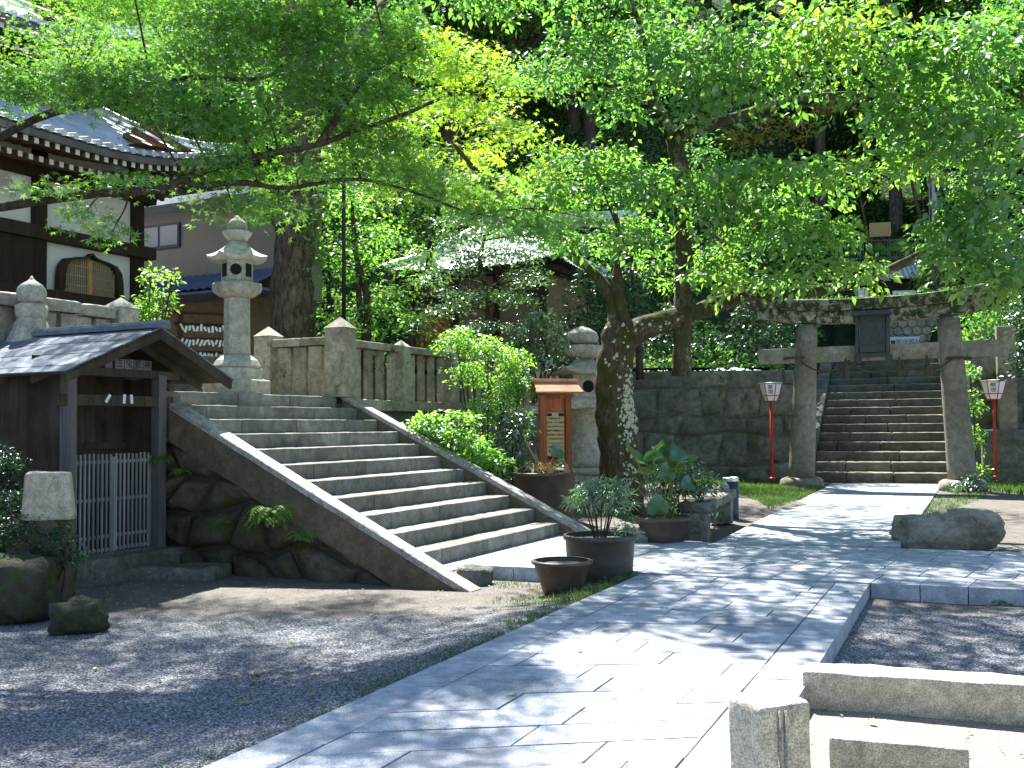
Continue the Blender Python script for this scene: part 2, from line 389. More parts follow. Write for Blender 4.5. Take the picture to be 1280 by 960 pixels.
M['barkred'] = m_bark('ridged_bark', (.05, .035, .024, 1), (.22, .165, .12, 1), .7, ridges=1.6)
M['barkmaple'] = m_bark('maple_bark', (.03, .025, .018, 1), (.085, .068, .048, 1), 1.4)
M['barkdark'] = m_bark('dark_bark', (.03, .024, .018, 1), (.10, .08, .06, 1))
M['barkcedar'] = m_bark('cedar_bark', (.07, .055, .05, 1), (.2, .165, .15, 1), .8)
M['stem'] = m_plain('green_stem', (.12, .16, .04, 1), .6)
M['drystem'] = m_plain('dry_stem', (.38, .27, .11, 1), .8)
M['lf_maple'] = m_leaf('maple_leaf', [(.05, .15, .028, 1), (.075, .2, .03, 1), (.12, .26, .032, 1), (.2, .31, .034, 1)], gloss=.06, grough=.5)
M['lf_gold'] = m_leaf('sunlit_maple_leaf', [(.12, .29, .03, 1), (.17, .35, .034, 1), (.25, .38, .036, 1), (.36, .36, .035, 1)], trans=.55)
M['lf_cherry'] = m_leaf('cherry_leaf', [(.045, .14, .04, 1), (.07, .195, .04, 1), (.12, .26, .036, 1), (.24, .34, .036, 1)], gloss=.08, grough=.45)
M['lf_bright'] = m_leaf('fresh_leaf', [(.07, .2, .035, 1), (.11, .27, .04, 1), (.2, .34, .045, 1)], gloss=.08, grough=.45)
M['lf_yellow'] = m_leaf('yellow_leaf', [(.08, .14, .018, 1), (.3, .24, .02, 1), (.45, .28, .025, 1)])
M['lf_dark'] = m_leaf('evergreen_leaf', [(.016, .05, .018, 1), (.026, .075, .022, 1), (.045, .10, .024, 1)], trans=.25, gloss=.06, grough=.35)
M['lf_cedar'] = m_leaf('cedar_needles', [(.03, .08, .028, 1), (.045, .115, .032, 1), (.07, .15, .035, 1)], trans=.2, gloss=.05)
M['lf_mid'] = m_leaf('wood_leaf', [(.035, .12, .03, 1), (.06, .175, .032, 1), (.11, .24, .035, 1)], gloss=.05, grough=.5)
M['lf_shrub'] = m_leaf('glossy_shrub_leaf', [(.03, .09, .025, 1), (.05, .13, .03, 1), (.09, .17, .03, 1)], gloss=.2, grough=.3)
M['lf_wood'] = m_leaf('slope_leaf', [(.05, .14, .02, 1), (.08, .2, .022, 1), (.13, .25, .025, 1)], gloss=.05, grough=.5)
M['grass'] = m_leaf('grass_blade', [(.04, .10, .015, 1), (.07, .15, .02, 1), (.1, .17, .03, 1)], trans=.3)
M['lotus'] = m_leaf('lotus_leaf', [(.03, .10, .025, 1), (.05, .13, .03, 1), (.09, .15, .03, 1)], trans=.3)
M['fern'] = m_leaf('fern_leaf', [(.07, .19, .02, 1), (.12, .25, .03, 1), (.22, .29, .04, 1)], trans=.5, gloss=.03, grough=.6)
M['lichen'] = m_plain('pale_lichen', (.40, .44, .33, 1), .95, var=.4, sc=30)
M['deadleaf'] = m_leaf('fallen_leaf_skin', [(.2, .24, .06, 1), (.35, .3, .1, 1), (.3, .2, .08, 1)], trans=.2)
# ================================================================== helpers for stone
def rbox(mb, c, d, rz=0, r=.02, amp=.006, res=.09, seed=0, tint=None, frq=5, top=None, faces='xXyYZ'):
    """a worn block: rounded box with a slightly uneven surface"""
    hx, hy, hz = d[0] / 2, d[1] / 2, d[2] / 2; T = Matrix.Translation(c) @ Matrix.Rotation(rz, 4, 'Z'); o = Vector((seed * 3.7, seed * 1.9, seed * 5.3))
    def P(x, y, z):
        q = Vector((max(-hx + r, min(hx - r, x)), max(-hy + r, min(hy - r, y)), max(-hz + r, min(hz - r, z)))); n = Vector((x, y, z)) - q
        n = n.normalized() if n.length > 1e-6 else Vector((0, 0, 1))
        w = T @ (q + n * r); k = amp * (noise.noise(w * frq + o) + .5 * noise.noise(w * frq * 3 + o))
        p = q + n * (r + k)
        if top: f = (p.z + hz) / (2 * hz); p.x *= 1 + (top[0] - 1) * f; p.y *= 1 + (top[1] - 1) * f
        return T @ p
    def cells(L):
        k = max(1, int(L / res)); inner = [(-L / 2 + r) + (L - 2 * r) * i / k for i in range(k + 1)]
        return [-L / 2, -L / 2 + r * .3] + inner + [L / 2 - r * .3, L / 2]
    X, Y, Z = cells(d[0]), cells(d[1]), cells(d[2]); t = random.random() if tint is None else tint
    def face(A, B, f, flip):
        vs = [f(a, b) for b in B for a in A]; n = len(A)
        fs = [(j * n + i, j * n + i + 1, (j + 1) * n + i + 1, (j + 1) * n + i) for j in range(len(B) - 1) for i in range(n - 1)]
        mb.add(vs, [q[::-1] for q in fs] if flip else fs, t)
    if 'Z' in faces: face(X, Y, lambda a, b: P(a, b, hz), False)
    if 'z' in faces: face(X, Y, lambda a, b: P(a, b, -hz), True)
    if 'x' in faces: face(Y, Z, lambda a, b: P(-hx, a, b), True)
    if 'X' in faces: face(Y, Z, lambda a, b: P(hx, a, b), False)
    if 'y' in faces: face(X, Z, lambda a, b: P(a, -hy, b), False)
    if 'Y' in faces: face(X, Z, lambda a, b: P(a, hy, b), True)
    return mb
def block_wall(mb, O, D, Nn, L, z0, ztop, cw, ch, gap=.012, bulge=.05, jit=.2, seed=1, n=7, rough=.03):
    rnd = random.Random(seed); O = Vector(O); D = Vector(D).normalized(); Nn = Vector(Nn).normalized()
    zt = ztop if callable(ztop) else (lambda s: ztop)
    zmax = max(zt(L * i / 20) for i in range(21)); rows = [z0]
    while rows[-1] < zmax - ch * .4: rows.append(rows[-1] + ch * rnd.uniform(.75, 1.25))
    rows[-1] = zmax
    def rz(i, s):
        if i == 0 or i == len(rows) - 1: return rows[i]
        return rows[i] + jit * ch * noise.noise(Vector((s / cw * .8, i * 7.7, seed)))
    for i in range(len(rows) - 1):
        s = -cw * rnd.random(); j = 0; cuts = []
        while s < L: cuts.append(s); s += cw * rnd.uniform(.6, 1.45)
        cuts.append(L); lean = [rnd.uniform(-1, 1) * jit * cw * .5 for _ in cuts]
        for a, b, la, lb in zip(cuts, cuts[1:], lean, lean[1:]):
            a = max(0, a)
            if b - a < .05: continue
            seedv = Vector((rnd.random() * 50, rnd.random() * 50, 3)); pr = rnd.uniform(-.02, .02)
            if zt((a + b) / 2) < rz(i, a) + .03 and zt(a) < rz(i, a) and zt(b) < rz(i, b): continue
            t = rnd.random()
            def fn(p, q):
                f = q
                sa = a + (la * (1 - 2 * f) if a > 0 else 0) + gap; sb = b + (lb * (1 - 2 * f) if b < L else 0) - gap
                s_ = sa + (sb - sa) * p
                z = (rz(i, s_) + gap) * (1 - f) + (rz(i + 1, s_) - gap) * f
                # round the corners of the stone
                ex = min(p, 1 - p) * 2; ez = min(f, 1 - f) * 2
                e = 1 - (1 - min(1, ex * 2.2)) ** 2.5; e2 = 1 - (1 - min(1, ez * 2.2)) ** 2.5
                out = bulge * e * e2 - .03 * (1 - min(e, e2)) + pr + rough * noise.noise(Vector((s_ * 2.5, z * 2.5, 0)) + seedv) + rough * .5 * noise.noise(Vector((s_ * 8, z * 8, 0)) + seedv)
                z = min(z, zt(s_))
                return O + D * s_ + Vector((0, 0, z)) + Nn * out
            flip = D.cross(Vector((0, 0, 1))).dot(Nn) < 0
            vs = [fn(x / n, y / n) for y in range(n + 1) for x in range(n + 1)]
            fs = [(y * (n + 1) + x, y * (n + 1) + x + 1, (y + 1) * (n + 1) + x + 1, (y + 1) * (n + 1) + x) for y in range(n) for x in range(n)]
            mb.add(vs, [q[::-1] for q in fs] if flip else fs, t)
    # backing
    pts = [O + D * (L * i / 20) - Nn * .035 for i in range(21)]
    vs = [p + Vector((0, 0, z0)) for p in pts] + [p + Vector((0, 0, zt(L * i / 20) - .005)) for i, p in enumerate(pts)]
    mb.add(vs, [(i, i + 1, 22 + i, 21 + i) for i in range(20)], 0.0)
    return mb
def sstep(a, b, x): x = max(0, min(1, (x - a) / (b - a))); return x * x * (3 - 2 * x)

# ================================================================== light
w = bpy.data.worlds.new('World'); SC.world = w; w.use_nodes = True
nt = w.node_tree; sky = nt.nodes.new('ShaderNodeTexSky'); sky.sky_type = 'NISHITA'; sky.sun_disc = False
SUN_EL, SUN_AZ = R(56), R(-17)            # azimuth measured from +y towards +x
sky.sun_elevation = SUN_EL; sky.sun_rotation = SUN_AZ; sky.air_density = 1.0; sky.dust_density = .6; sky.ozone_density = 3.2
nt.links.new(sky.outputs[0], nt.nodes['Background'].inputs[0]); nt.nodes['Background'].inputs[1].default_value = 0.072
sd = bpy.data.lights.new('sun', 'SUN'); so = bpy.data.objects.new('sun', sd); COL.objects.link(so)
sd.energy = 5.0; sd.angle = R(.7); sd.color = (1, .98, .94)
sdir = Vector((math.sin(SUN_AZ) * math.cos(SUN_EL), math.cos(SUN_AZ) * math.cos(SUN_EL), math.sin(SUN_EL)))
so.rotation_euler = sdir.to_track_quat('Z', 'Y').to_euler(); so.location = (0, 0, 30)
SC.view_settings.view_transform = 'Standard'; SC.view_settings.look = 'None'; SC.view_settings.exposure = EXPOSURE = 1.95
SC.view_settings.gamma = 1
SC.cycles.use_denoising = True; SC.cycles.max_bounces = 7; SC.cycles.diffuse_bounces = 4; SC.cycles.glossy_bounces = 2
SC.cycles.transmission_bounces = 5; SC.cycles.sample_clamp_indirect = 6; SC.cycles.caustics_reflective = False; SC.cycles.caustics_refractive = False

# ================================================================== ground
PL1, PL2 = G(798, 718), G(250, 960)        # left edge of the main path
PR1, PR2 = G(1088.5, 728), G(943, 960)     # right edge
def edge_d(x, y):                          # distance outside the left edge of the main path
    d = (PL2 - PL1).xy.normalized(); r = Vector((x - PL1.x, y - PL1.y)); return -(r.x * -d.y + r.y * d.x) * 1.0
def gz(x, y):
    z = -.125 + .085 * sstep(13.2, 16.5, y)
    if y < 10 and x < 1.2:
        e = abs(edge_d(x, y)); z = max(z, -.02 - .10 * sstep(0, .9, e) - .0)
    if y > 18: z += .03 * sstep(18, 22, y)
    z += .14 * sstep(16, 19, y) * sstep(6.2, 3.5, x) * sstep(-3, 1, x)
    return z + .018 * noise.noise(Vector((x * .9, y * .9, 0))) + .006 * noise.noise(Vector((x * 4, y * 4, 0)))
xs = np.concatenate([[-300, -150, -60, -30, -20, -14], np.arange(-10, 12, .14), [13, 14, 16, 18, 22, 30, 60, 150, 300]])
ys = np.concatenate([[-300, -100, -30, -10, -4, -1], np.arange(0, 19, .14), np.arange(19, 30, .5), [32, 36, 45, 60, 120, 300]])
mb = MB(); nx = len(xs)
mb.add([(x, y, gz(x, y)) for y in ys for x in xs], [(j * nx + i, j * nx + i + 1, (j + 1) * nx + i + 1, (j + 1) * nx + i) for j in range(len(ys) - 1) for i in range(nx - 1)], .5)
t = NT('gravel_ground'); v = t.coord()
vo = t.N('ShaderNodeTexVoronoi'); vo.inputs['Scale'].default_value = 62; t.L(v, vo.inputs['Vector'])
vo2 = t.N('ShaderNodeTexVoronoi'); vo2.inputs['Scale'].default_value = 140; t.L(v, vo2.inputs['Vector'])
bw = t.N('ShaderNodeRGBToBW'); t.L(vo.outputs['Color'], bw.inputs[0])
stone = t.ramp(bw.outputs[0], [(.15, (.13, .14, .17)), (.5, (.27, .285, .32)), (.85, (.48, .49, .52))])
stone = t.mix(t.ramp(vo.outputs['Distance'], [(.35, (0, 0, 0)), (.7, (1, 1, 1))]), stone, (.05, .05, .05, 1))
dirt = t.ramp(t.noise(v, 5, 8, .7), [(.3, (.10, .085, .068)), (.7, (.18, .158, .13))])
sep = t.N('ShaderNodeSeparateXYZ'); t.L(v, sep.inputs[0])
# bare earth under the trees and along the shed
m1 = t.N('ShaderNodeMapRange'); m1.inputs['From Min'].default_value = 7.6; m1.inputs['From Max'].default_value = 10.2; t.L(sep.outputs['Y'], m1.inputs['Value'])
ad = t.N('ShaderNodeMath', operation='ADD'); t.L(m1.outputs[0], ad.inputs[0]); t.L(t.noise(v, 1.1, 6, .65), ad.inputs[1])
mk = t.ramp(ad.outputs[0], [(.8, (0, 0, 0)), (1.35, (.85, .85, .85))])
col = t.mix(mk, stone, dirt)
col = t.mix(t.ramp(t.noise(v, .8, 6, .6), [(.4, (0, 0, 0)), (.75, (.5, .5, .5))]), col, dirt)
mx = t.N('ShaderNodeMapRange'); mx.inputs['From Min'].default_value = 6.1; mx.inputs['From Max'].default_value = 5.6; t.L(sep.outputs['Y'], mx.inputs['Value'])
my = t.N('ShaderNodeMapRange'); my.inputs['From Min'].default_value = .9; my.inputs['From Max'].default_value = 1.2; t.L(sep.outputs['X'], my.inputs['Value'])
mm = t.N('ShaderNodeMath', operation='MULTIPLY'); t.L(mx.outputs[0], mm.inputs[0]); t.L(my.outputs[0], mm.inputs[1])
col = t.mix(mm.outputs[0], col, t.ramp(t.noise(v, 90, 4, .7), [(.35, (.14, .12, .09)), (.65, (.42, .38, .31))]))
n1 = t.bump(vo.outputs['Distance'], .9, .012); n1 = t.bump(t.noise(v, 25, 5, .7), .5, .01, n1)
n1.node.inputs if False else None
M['gravel'] = t.set(col, .92, n1, .2)
build(mb, 'ground', M['gravel'], kind='structure', smooth=True)

# ---- paving
def pave(mb, A, B, C, D, row, ln, border=0, z=0.0, depth=.16, far=1.0, gap=.005, stag=.5, vary=.003):
    """A,B: far left/right; C,D: near left/right. rows run across."""
    L = ((C - A).length + (D - B).length) / 2 * far; W = (B - A).length; rnd = random.Random(int(L * 100))
    def P(s, tt):
        return (A.lerp(B, s)).lerp(C.lerp(D, s), tt)
    def slab(s0, s1, t0, t1):
        gs = gap / W; gt = gap / L * far; zz = z + rnd.uniform(-vary, vary)
        q = [P(s0 + gs, t0 + gt), P(s1 - gs, t0 + gt), P(s1 - gs, t1 - gt), P(s0 + gs, t1 - gt)]
        mb.prism([(p.x, p.y) for p in q], z - depth, zz, rnd.random())
    bs = border / W; nr = max(1, round(L / row))
    for i in range(nr):
        t0, t1 = i / nr * far, (i + 1) / nr * far; s = bs - (ln / W) * rnd.choice([.5, 0, .25, .75]) * (1 if stag else 0)
        while s < 1 - bs - 1e-4:
            e = s + ln / W * rnd.uniform(.88, 1.12); e2 = min(e, 1 - bs)
            if 1 - bs - e2 < .12 * ln / W: e2 = e = 1 - bs
            if e2 - max(s, bs) > .1 * ln / W: slab(max(s, bs), e2, t0, t1)
            elif e2 > bs: slab(max(s, bs), e2, t0, t1)
            s = e
    if border:
        nb = max(1, round(L / 1.05))
        for i in range(nb):
            slab(0, bs, i / nb * far, (i + 1) / nb * far); slab(1 - bs, 1, i / nb * far, (i + 1) / nb * far)
def ext(a, b, k): return a + (b - a) * k
mb = MB(); NL, NR = ext(PL1, PL2, 1.9), ext(PR1, PR2, 1.75)
pave(mb, PL1, PR1, NL, NR, .345, .8, .3)
main = build(mb, 'main_path', M['paver'], kind='structure', bevel=.002)
base = MB(); base.prism([(p.x, p.y) for p in (PL1.lerp(PR1, .004), PR1.lerp(PL1, .004), NR.lerp(NL, .004), NL.lerp(NR, .004))], -.17, -.006)
CN = [G(593, 708), G(1560, 752)]; CF = [G(716, 674), G(1560, 701)]
mb = MB(); pave(mb, CF[0], CF[1], CN[0], CN[1], .62, .46, 0, z=.014, depth=.17, stag=0)
q = [G(593, 708), G(716, 674), S(.35, .02), S(-3.62, .02), S(-3.62, -.32)]
mb.prism([(p.x, p.y) for p in q], -.16, .012, .5)
build(mb, 'cross_path', M['paver'], kind='structure', bevel=.002)
base.prism([(p.x, p.y) for p in (CF[0], CF[1], CN[1].lerp(CF[1], .01), CN[0].lerp(CF[0], .01))], -.17, .008)
fa, fb = G(1041, 604.5), G(1177, 606.5); fc, fd = G(892, 679), G(1124, 683.5)
mb = MB(); pave(mb, fa, fb, fc, fd, .9, 1.1, .0, z=.004, depth=.15, gap=.003)
build(mb, 'approach_path', M['paver'], kind='structure', bevel=.002)
build(base, 'path_bed', M['joint'], kind='structure')

# ---- terraces (ground above the retaining walls)
mb = MB(FS)
mb.prism([(-40, 5.2), (-4.05, 5.2), (-4.05, 3.9), (.28, 3.9), (.28, 3.62), (13.5, 3.62), (13.5, 40), (-40, 40)], -.3, 1.905)
t = NT('terrace_earth'); v = t.coord(); M['earth'] = t.set(t.ramp(t.noise(v, 3, 8, .7), [(.3, (.07, .055, .035)), (.55, (.13, .11, .07)), (.75, (.05, .08, .02))]), .95, t.bump(t.noise(v, 20, 6, .7), .8, .03), .1)
build(mb, 'terrace', M['earth'], kind='structure')
mb = MB(FS); mb.prism([(-40, 6.7), (14, 6.7), (14, 41), (-40, 41)], 1.0, 2.68)
for k in range(4): rbox(mb, (-.05, 5.2 + k * .42 + .3, 1.9 + .195 * (k + 1) - .2), (1.5, .6, .4), r=.03, res=.2, seed=k)
build(mb, 'upper_terrace', M['wall'], kind='structure')

# ---- hillside
FRI = FR.inverted()
def hz(x, y):
    q = FRI @ Vector((x, y, 0)); a, wv = q.x, q.y
    h = 2.93 + .05 * max(0, y - 26) + .62 * max(0, y - 30) + 1.3 * noise.noise(Vector((x * .12, y * .12, 4))) * sstep(30, 36, y) + .25 * noise.noise(Vector((x * .6, y * .6, 1))) * sstep(26.5, 28, y)
    if wv > 9:
        g = 3.6 if wv < 13.6 else (5.35 if wv < 17.5 else 5.35 + .5 * (wv - 17.5))
        k = sstep(7.5, 3.2, abs(a - 1)); h = h * (1 - k) + min(h, g) * k
        if wv < 13.6 and abs(a) < 2.6: h = 3.6
    if wv < 10.2:
        k = sstep(2.7, 2.0, abs(a)); h = h * (1 - k) + (.243 / .67 * max(0, wv) - .32) * k
    return h
xs = np.concatenate([np.arange(-70, -6, 2.5), np.arange(-6, 22, .45), np.arange(22, 90, 2.5)]); ys = np.concatenate([[26.05], np.arange(26.5, 48, .45), np.arange(48, 150, 3)])
mb = MB(); nx = len(xs)
mb.add([(x, y, hz(x, y)) for y in ys for x in xs], [(j * nx + i, j * nx + i + 1, (j + 1) * nx + i + 1, (j + 1) * nx + i) for j in range(len(ys) - 1) for i in range(nx - 1)], .5)
t = NT('forest_floor'); v = t.coord(); build(mb, 'hillside', t.set(t.ramp(t.noise(v, .9, 8, .75), [(.35, (.022, .02, .012)), (.55, (.03, .05, .015)), (.7, (.05, .075, .02))]), .95, t.bump(t.noise(v, 6, 6, .7), 1, .15), .1), kind='structure', smooth=True)

# ================================================================== left stairs
st = thing('stone_stairs', S(-1.8, 0, 0), 'broad flight of eleven worn granite steps climbing beside the wooden shed', 'stairs')
mb = MB(FS); RS, TR = .175, .362
for k in range(11):
    cuts = [-3.62] + sorted(random.Random(k * 3 + 1).uniform(-3.2 + i * 1.05, -3.2 + i * 1.05 + .8) for i in range(3)) + [0.0]
    for a, b in zip(cuts, cuts[1:]):
        rbox(mb, ((a + b) / 2, k * TR + .22 + random.uniform(-.004, .004), (k + 1) * RS - .1), (b - a - .004, .46, .2), r=.018, amp=.007, res=.09, seed=k)
build(mb, 'steps', M['step'], st, smooth=True)
def slope_slab(mb, u0, u1, v0, v1, zf, th, amp=.006, nv=36, nu=4):
    """a slanted coping; zf(v) gives its top"""
    def pt(u, v, dz):
        p = Vector((u, v, zf(v) + dz)); k = noise.noise(Vector((u * 6, v * 6, dz * 9))); return (p.x + amp * k, p.y, p.z + amp * noise.noise(Vector((u * 5 + 9, v * 5, dz))))
    r = .025
    prof = [(u0, -th), (u0, -r), (u0 + r * .3, -r * .3), (u0 + r, 0)] + [(u0 + (u1 - u0) * i / nu, 0) for i in range(1, nu)] + [(u1 - r, 0), (u1 - r * .3, -r * .3), (u1, -r), (u1, -th)]
    m = len(prof); vs = []
    for j in range(nv + 1):
        v = v0 + (v1 - v0) * j / nv
        vs += [pt(u, v, dz) for u, dz in prof]
    fs = [(j * m + i, j * m + i + 1, (j + 1) * m + i + 1, (j + 1) * m + i)[::-1] for j in range(nv) for i in range(m - 1)] + [tuple(range(m)), tuple(nv * m + i for i in range(m))[::-1]]
    mb.add(vs, fs)
zl = lambda v: .255 + RS / TR * v
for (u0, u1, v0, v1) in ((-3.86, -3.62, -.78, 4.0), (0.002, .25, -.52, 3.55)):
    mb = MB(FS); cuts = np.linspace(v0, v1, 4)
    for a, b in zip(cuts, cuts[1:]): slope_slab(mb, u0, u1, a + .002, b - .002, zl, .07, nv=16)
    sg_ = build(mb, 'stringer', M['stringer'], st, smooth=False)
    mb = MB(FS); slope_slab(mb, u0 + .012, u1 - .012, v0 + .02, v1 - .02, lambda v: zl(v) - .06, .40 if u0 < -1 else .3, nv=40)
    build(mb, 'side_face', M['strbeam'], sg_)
# retaining walls
mb = MB(); O = S(-3.79, -.55, 0)
block_wall(mb, (O.x, O.y, 0), (-.895, .446, 0), (-.446, -.895, 0), 5.2, -.2, lambda s: max(-.2, min(zl(s - .55) - .44, 2.2)), .58, .36, gap=.022, bulge=.085, jit=.55, seed=11, n=9, rough=.06)
build(mb, 'boulder_wall', M['boulder'], loc=(O.x, O.y, -.1), smooth=True, label='mossy boulder wall under the left slanting edge of the stone stairs', cat='retaining wall')
mb = MB(); O = S(.28, 3.58, 0)
block_wall(mb, (O.x, O.y, 0), (.446, .895, 0), (.895, -.446, 0), 12.4, -.2, 1.72, .75, .4, bulge=.06, jit=.35, seed=5, n=7)
cp = MB(FS); 
for i in range(11): rbox(cp, (.28 + .56 + i * 1.13, 3.70, 1.81), (1.12, .38, .18), r=.02, res=.2, seed=i)
tw = build(mb, 'terrace_wall', M['wall'], loc=(O.x, O.y, -.1), smooth=True, label='shaded stone retaining wall beneath the pale stone fence right of the stairs', cat='retaining wall')
build(cp, 'coping', M['fence'], tw, smooth=True)
mb = MB(); block_wall(mb, (1.4, 26.0, 0), (1, 0, 0), (0, -1, 0), 5.95, -.1, 2.86, 1.0, .62, bulge=.05, jit=.25, seed=8, n=9, rough=.04)
build(mb, 'cut_stone_wall', M['wall'], loc=(1.4, 26.0, 0), smooth=True, label='tall wall of big dark cut stones behind the lichened cherry tree', cat='retaining wall')
mb = MB(); p = FR @ Vector((2.05, .15, 0)); block_wall(mb, (p.x, p.y, 0), (.933, -.30, 0), (-.30, -.933, 0), 8, -.1, 3.1, .9, .55, bulge=.05, jit=.25, seed=18, n=7, rough=.04)
build(mb, 'cut_stone_wall', M['wall'], loc=(p.x, p.y, 0), smooth=True, label='dark cut stone wall right of the far stairs behind the square stone pillar', cat='retaining wall')

# ================================================================== far stairs
fs_ = thing('stone_stairs', FR @ Vector((0, 0, 0)), 'long flight of dark stone steps seen through the torii gate', 'stairs')
mb = MB(FR)
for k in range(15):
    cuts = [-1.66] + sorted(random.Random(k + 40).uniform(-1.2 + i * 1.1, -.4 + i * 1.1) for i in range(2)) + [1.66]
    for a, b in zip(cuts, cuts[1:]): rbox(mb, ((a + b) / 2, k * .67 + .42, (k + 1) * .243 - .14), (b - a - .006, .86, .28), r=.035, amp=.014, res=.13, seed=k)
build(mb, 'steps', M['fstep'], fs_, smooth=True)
for sx in (-1, 1):
    mb = MB(FR); slope_slab(mb, sx * 1.85 - .19, sx * 1.85 + .19, -.25, 9.9, lambda v: max(.25, .34 + .3627 * v), 1.4, nv=40)
    build(mb, 'side_wall', M['wall'], fs_)
# upper hexagonal wall at the head of the stairs
mb = MB(FR); hexn = 0
for j in range(6):
    for i in range(9):
        cx = -.9 + i * .33 + (j % 2) * .165; cz = 3.72 + j * .29
        if cx > 1.75: continue
        r = .186; ring = [(cx + r * .96 * math.cos(R(30 + 60 * k)), 13.55, cz + r * math.sin(R(30 + 60 * k))) for k in range(6)]
        inn = [(cx + (x - cx) * .86, 13.50, cz + (z - cz) * .86) for x, y, z in ring]
        mb.add(ring + inn, [(5, 4, 3, 2, 1, 0)[::-1]] * 0 + [tuple(range(6, 12))] + [(k, (k + 1) % 6, 6 + (k + 1) % 6, 6 + k) for k in range(6)])
mb.box((.42, 13.75, 4.5), (2.9, .38, 1.9)); rbox(mb, (.42, 13.72, 5.48), (3.0, .5, .12), res=.3)
build(mb, 'hexagonal_stone_wall', M['fence'], loc=FR @ Vector((.4, 13.6, 3.6)), label='low wall of six-sided stones at the head of the far stairs', cat='wall')
# ================================================================== torii
TA = R(-28); FT = Matrix.Translation((8.25, 22.95, 0)) @ Matrix.Rotation(TA, 4, 'Z')
tor = thing('torii_gate', FT @ Vector((0, 0, 0)), 'weathered stone torii gate with mossy curved lintel in front of the far stairs', 'torii gate')
HW = 1.72
for sx in (-1, 1):
    mb = MB(FT); b = Vector((sx * HW, 0, .2)); tp = Vector((sx * (HW - .20), 0, 3.75))
    limb(mb, [b, b.lerp(tp, .5), tp], .30, .235, 28, wob=.012)
    build(mb, 'pillar', M['torii'], tor, smooth=True)
    mb = MB(FT); mb.lathe([(.47, -.05), (.5, .05), (.48, .17), (.40, .225), (.3, .23)], (sx * HW, 0, 0), 28); build(mb, 'base_stone', M['torii'], tor, smooth=True)
def sweep_beam(name, L, z0, h, d, curve, endlean, mat, nseg=40, tp=1.0, crown_=0.0):
    mb = MB(FT); vs = []; pr = [(-.5, 0), (.5, 0), (.5 * tp, 1), (0, 1 + crown_), (-.5 * tp, 1)]
    for i in range(nseg + 1):
        s = -1 + 2 * i / nseg; zc = z0 + curve * abs(s) ** 2.6
        for (y, k) in pr:
            x = s * (L / 2 + endlean * k); nz = .012 * noise.noise(Vector((x * 2.5, y * 3, k * 3 + z0)))
            vs.append((x, y * d + nz, zc + k * h * (1 + .12 * abs(s) ** 3) + nz))
    m = len(pr); fs = [(i * m + k, i * m + (k + 1) % m, (i + 1) * m + (k + 1) % m, (i + 1) * m + k)[::-1] for i in range(nseg) for k in range(m)] + [tuple(range(m)), tuple(nseg * m + k for k in range(m))[::-1]]
    mb.add(vs, fs); return build(mb, name, mat, tor, bevel=.01)
sweep_beam('lower_lintel', 5.25, 3.76, .27, .42, .20, .04, M['mossy'])
sweep_beam('upper_lintel', 5.7, 4.036, .25, .56, .25, .10, M['mossy'], tp=1.1, crown_=.18)
mb = MB(FT); rbox(mb, (0, 0, 3.06), (5.3, .24, .36), r=.015, res=.2); build(mb, 'tie_beam', M['torii'], tor, smooth=True)
# tablet
tab = MB(FT); tab.box((-.03, -.24, 3.48), (.55, .09, .86), m=Matrix.Rotation(R(-8), 4, 'X')); to = build(tab, 'name_tablet', M['bronze'], tor, bevel=.01)
mb = MB(FT)
mb.box((-.03, -.31, 3.94), (.80, .13, .09), m=Matrix.Rotation(R(-8), 4, 'X'))
mb.box((-.03, -.25, 3.00), (.72, .13, .10)); mb.box((-.36, -.28, 3.46), (.07, .13, .84), m=Matrix.Rotation(R(-8), 4, 'X')); mb.box((.30, -.28, 3.46), (.07, .13, .84), m=Matrix.Rotation(R(-8), 4, 'X'))
mb.box((-.36, -.26, 2.92), (.13, .12, .16)); mb.box((.30, -.26, 2.92), (.13, .12, .16))
build(mb, 'tablet_frame', M['bronze'], to, bevel=.012)
# rope
rp = MB(FT); a = Vector((-1.62, -.33, 3.05)); b = Vector((1.58, -.3, 2.95)); pts = []
for i in range(49):
    s = i / 48; k = (s * 3) % 1; sag = .26 * (1 - (2 * k - 1) ** 2) if s < 1 else 0
    pts.append(a.lerp(b, s) + Vector((0, 0, -sag - .12)))
pts2 = [Vector((HW * -1 + .34 * math.cos(R(t_)), .34 * math.sin(R(t_)), 3.0 - .0 * t_)) for t_ in range(-60, -300, -30)]
rp.tube(pts, .02, 8, wob=.3); rp.tube(pts2 + [pts2[0]], .03, 8, wob=.3); rp.tube([Vector((HW + .28 * math.cos(R(t_)) - .06, .3 * math.sin(R(t_)), 2.86)) for t_ in range(0, -361, -30)], .03, 8, wob=.3)
rope = build(rp, 'sacred_rope', M['straw'], loc=FT @ Vector((0, 0, 2.9)), smooth=True, label='thin sacred straw rope drooping under the torii tie beam', cat='rope')
for xx, zz in ((-.62, 2.72), (.52, 2.72), (1.1, 2.72)):
    mb = MB(FT); mb.lathe([(.02, .22), (.035, .12), (.05, 0), (.07, -.22)], (xx, -.31, zz), 9); build(mb, 'straw_tassel', M['straw'], rope, smooth=True)

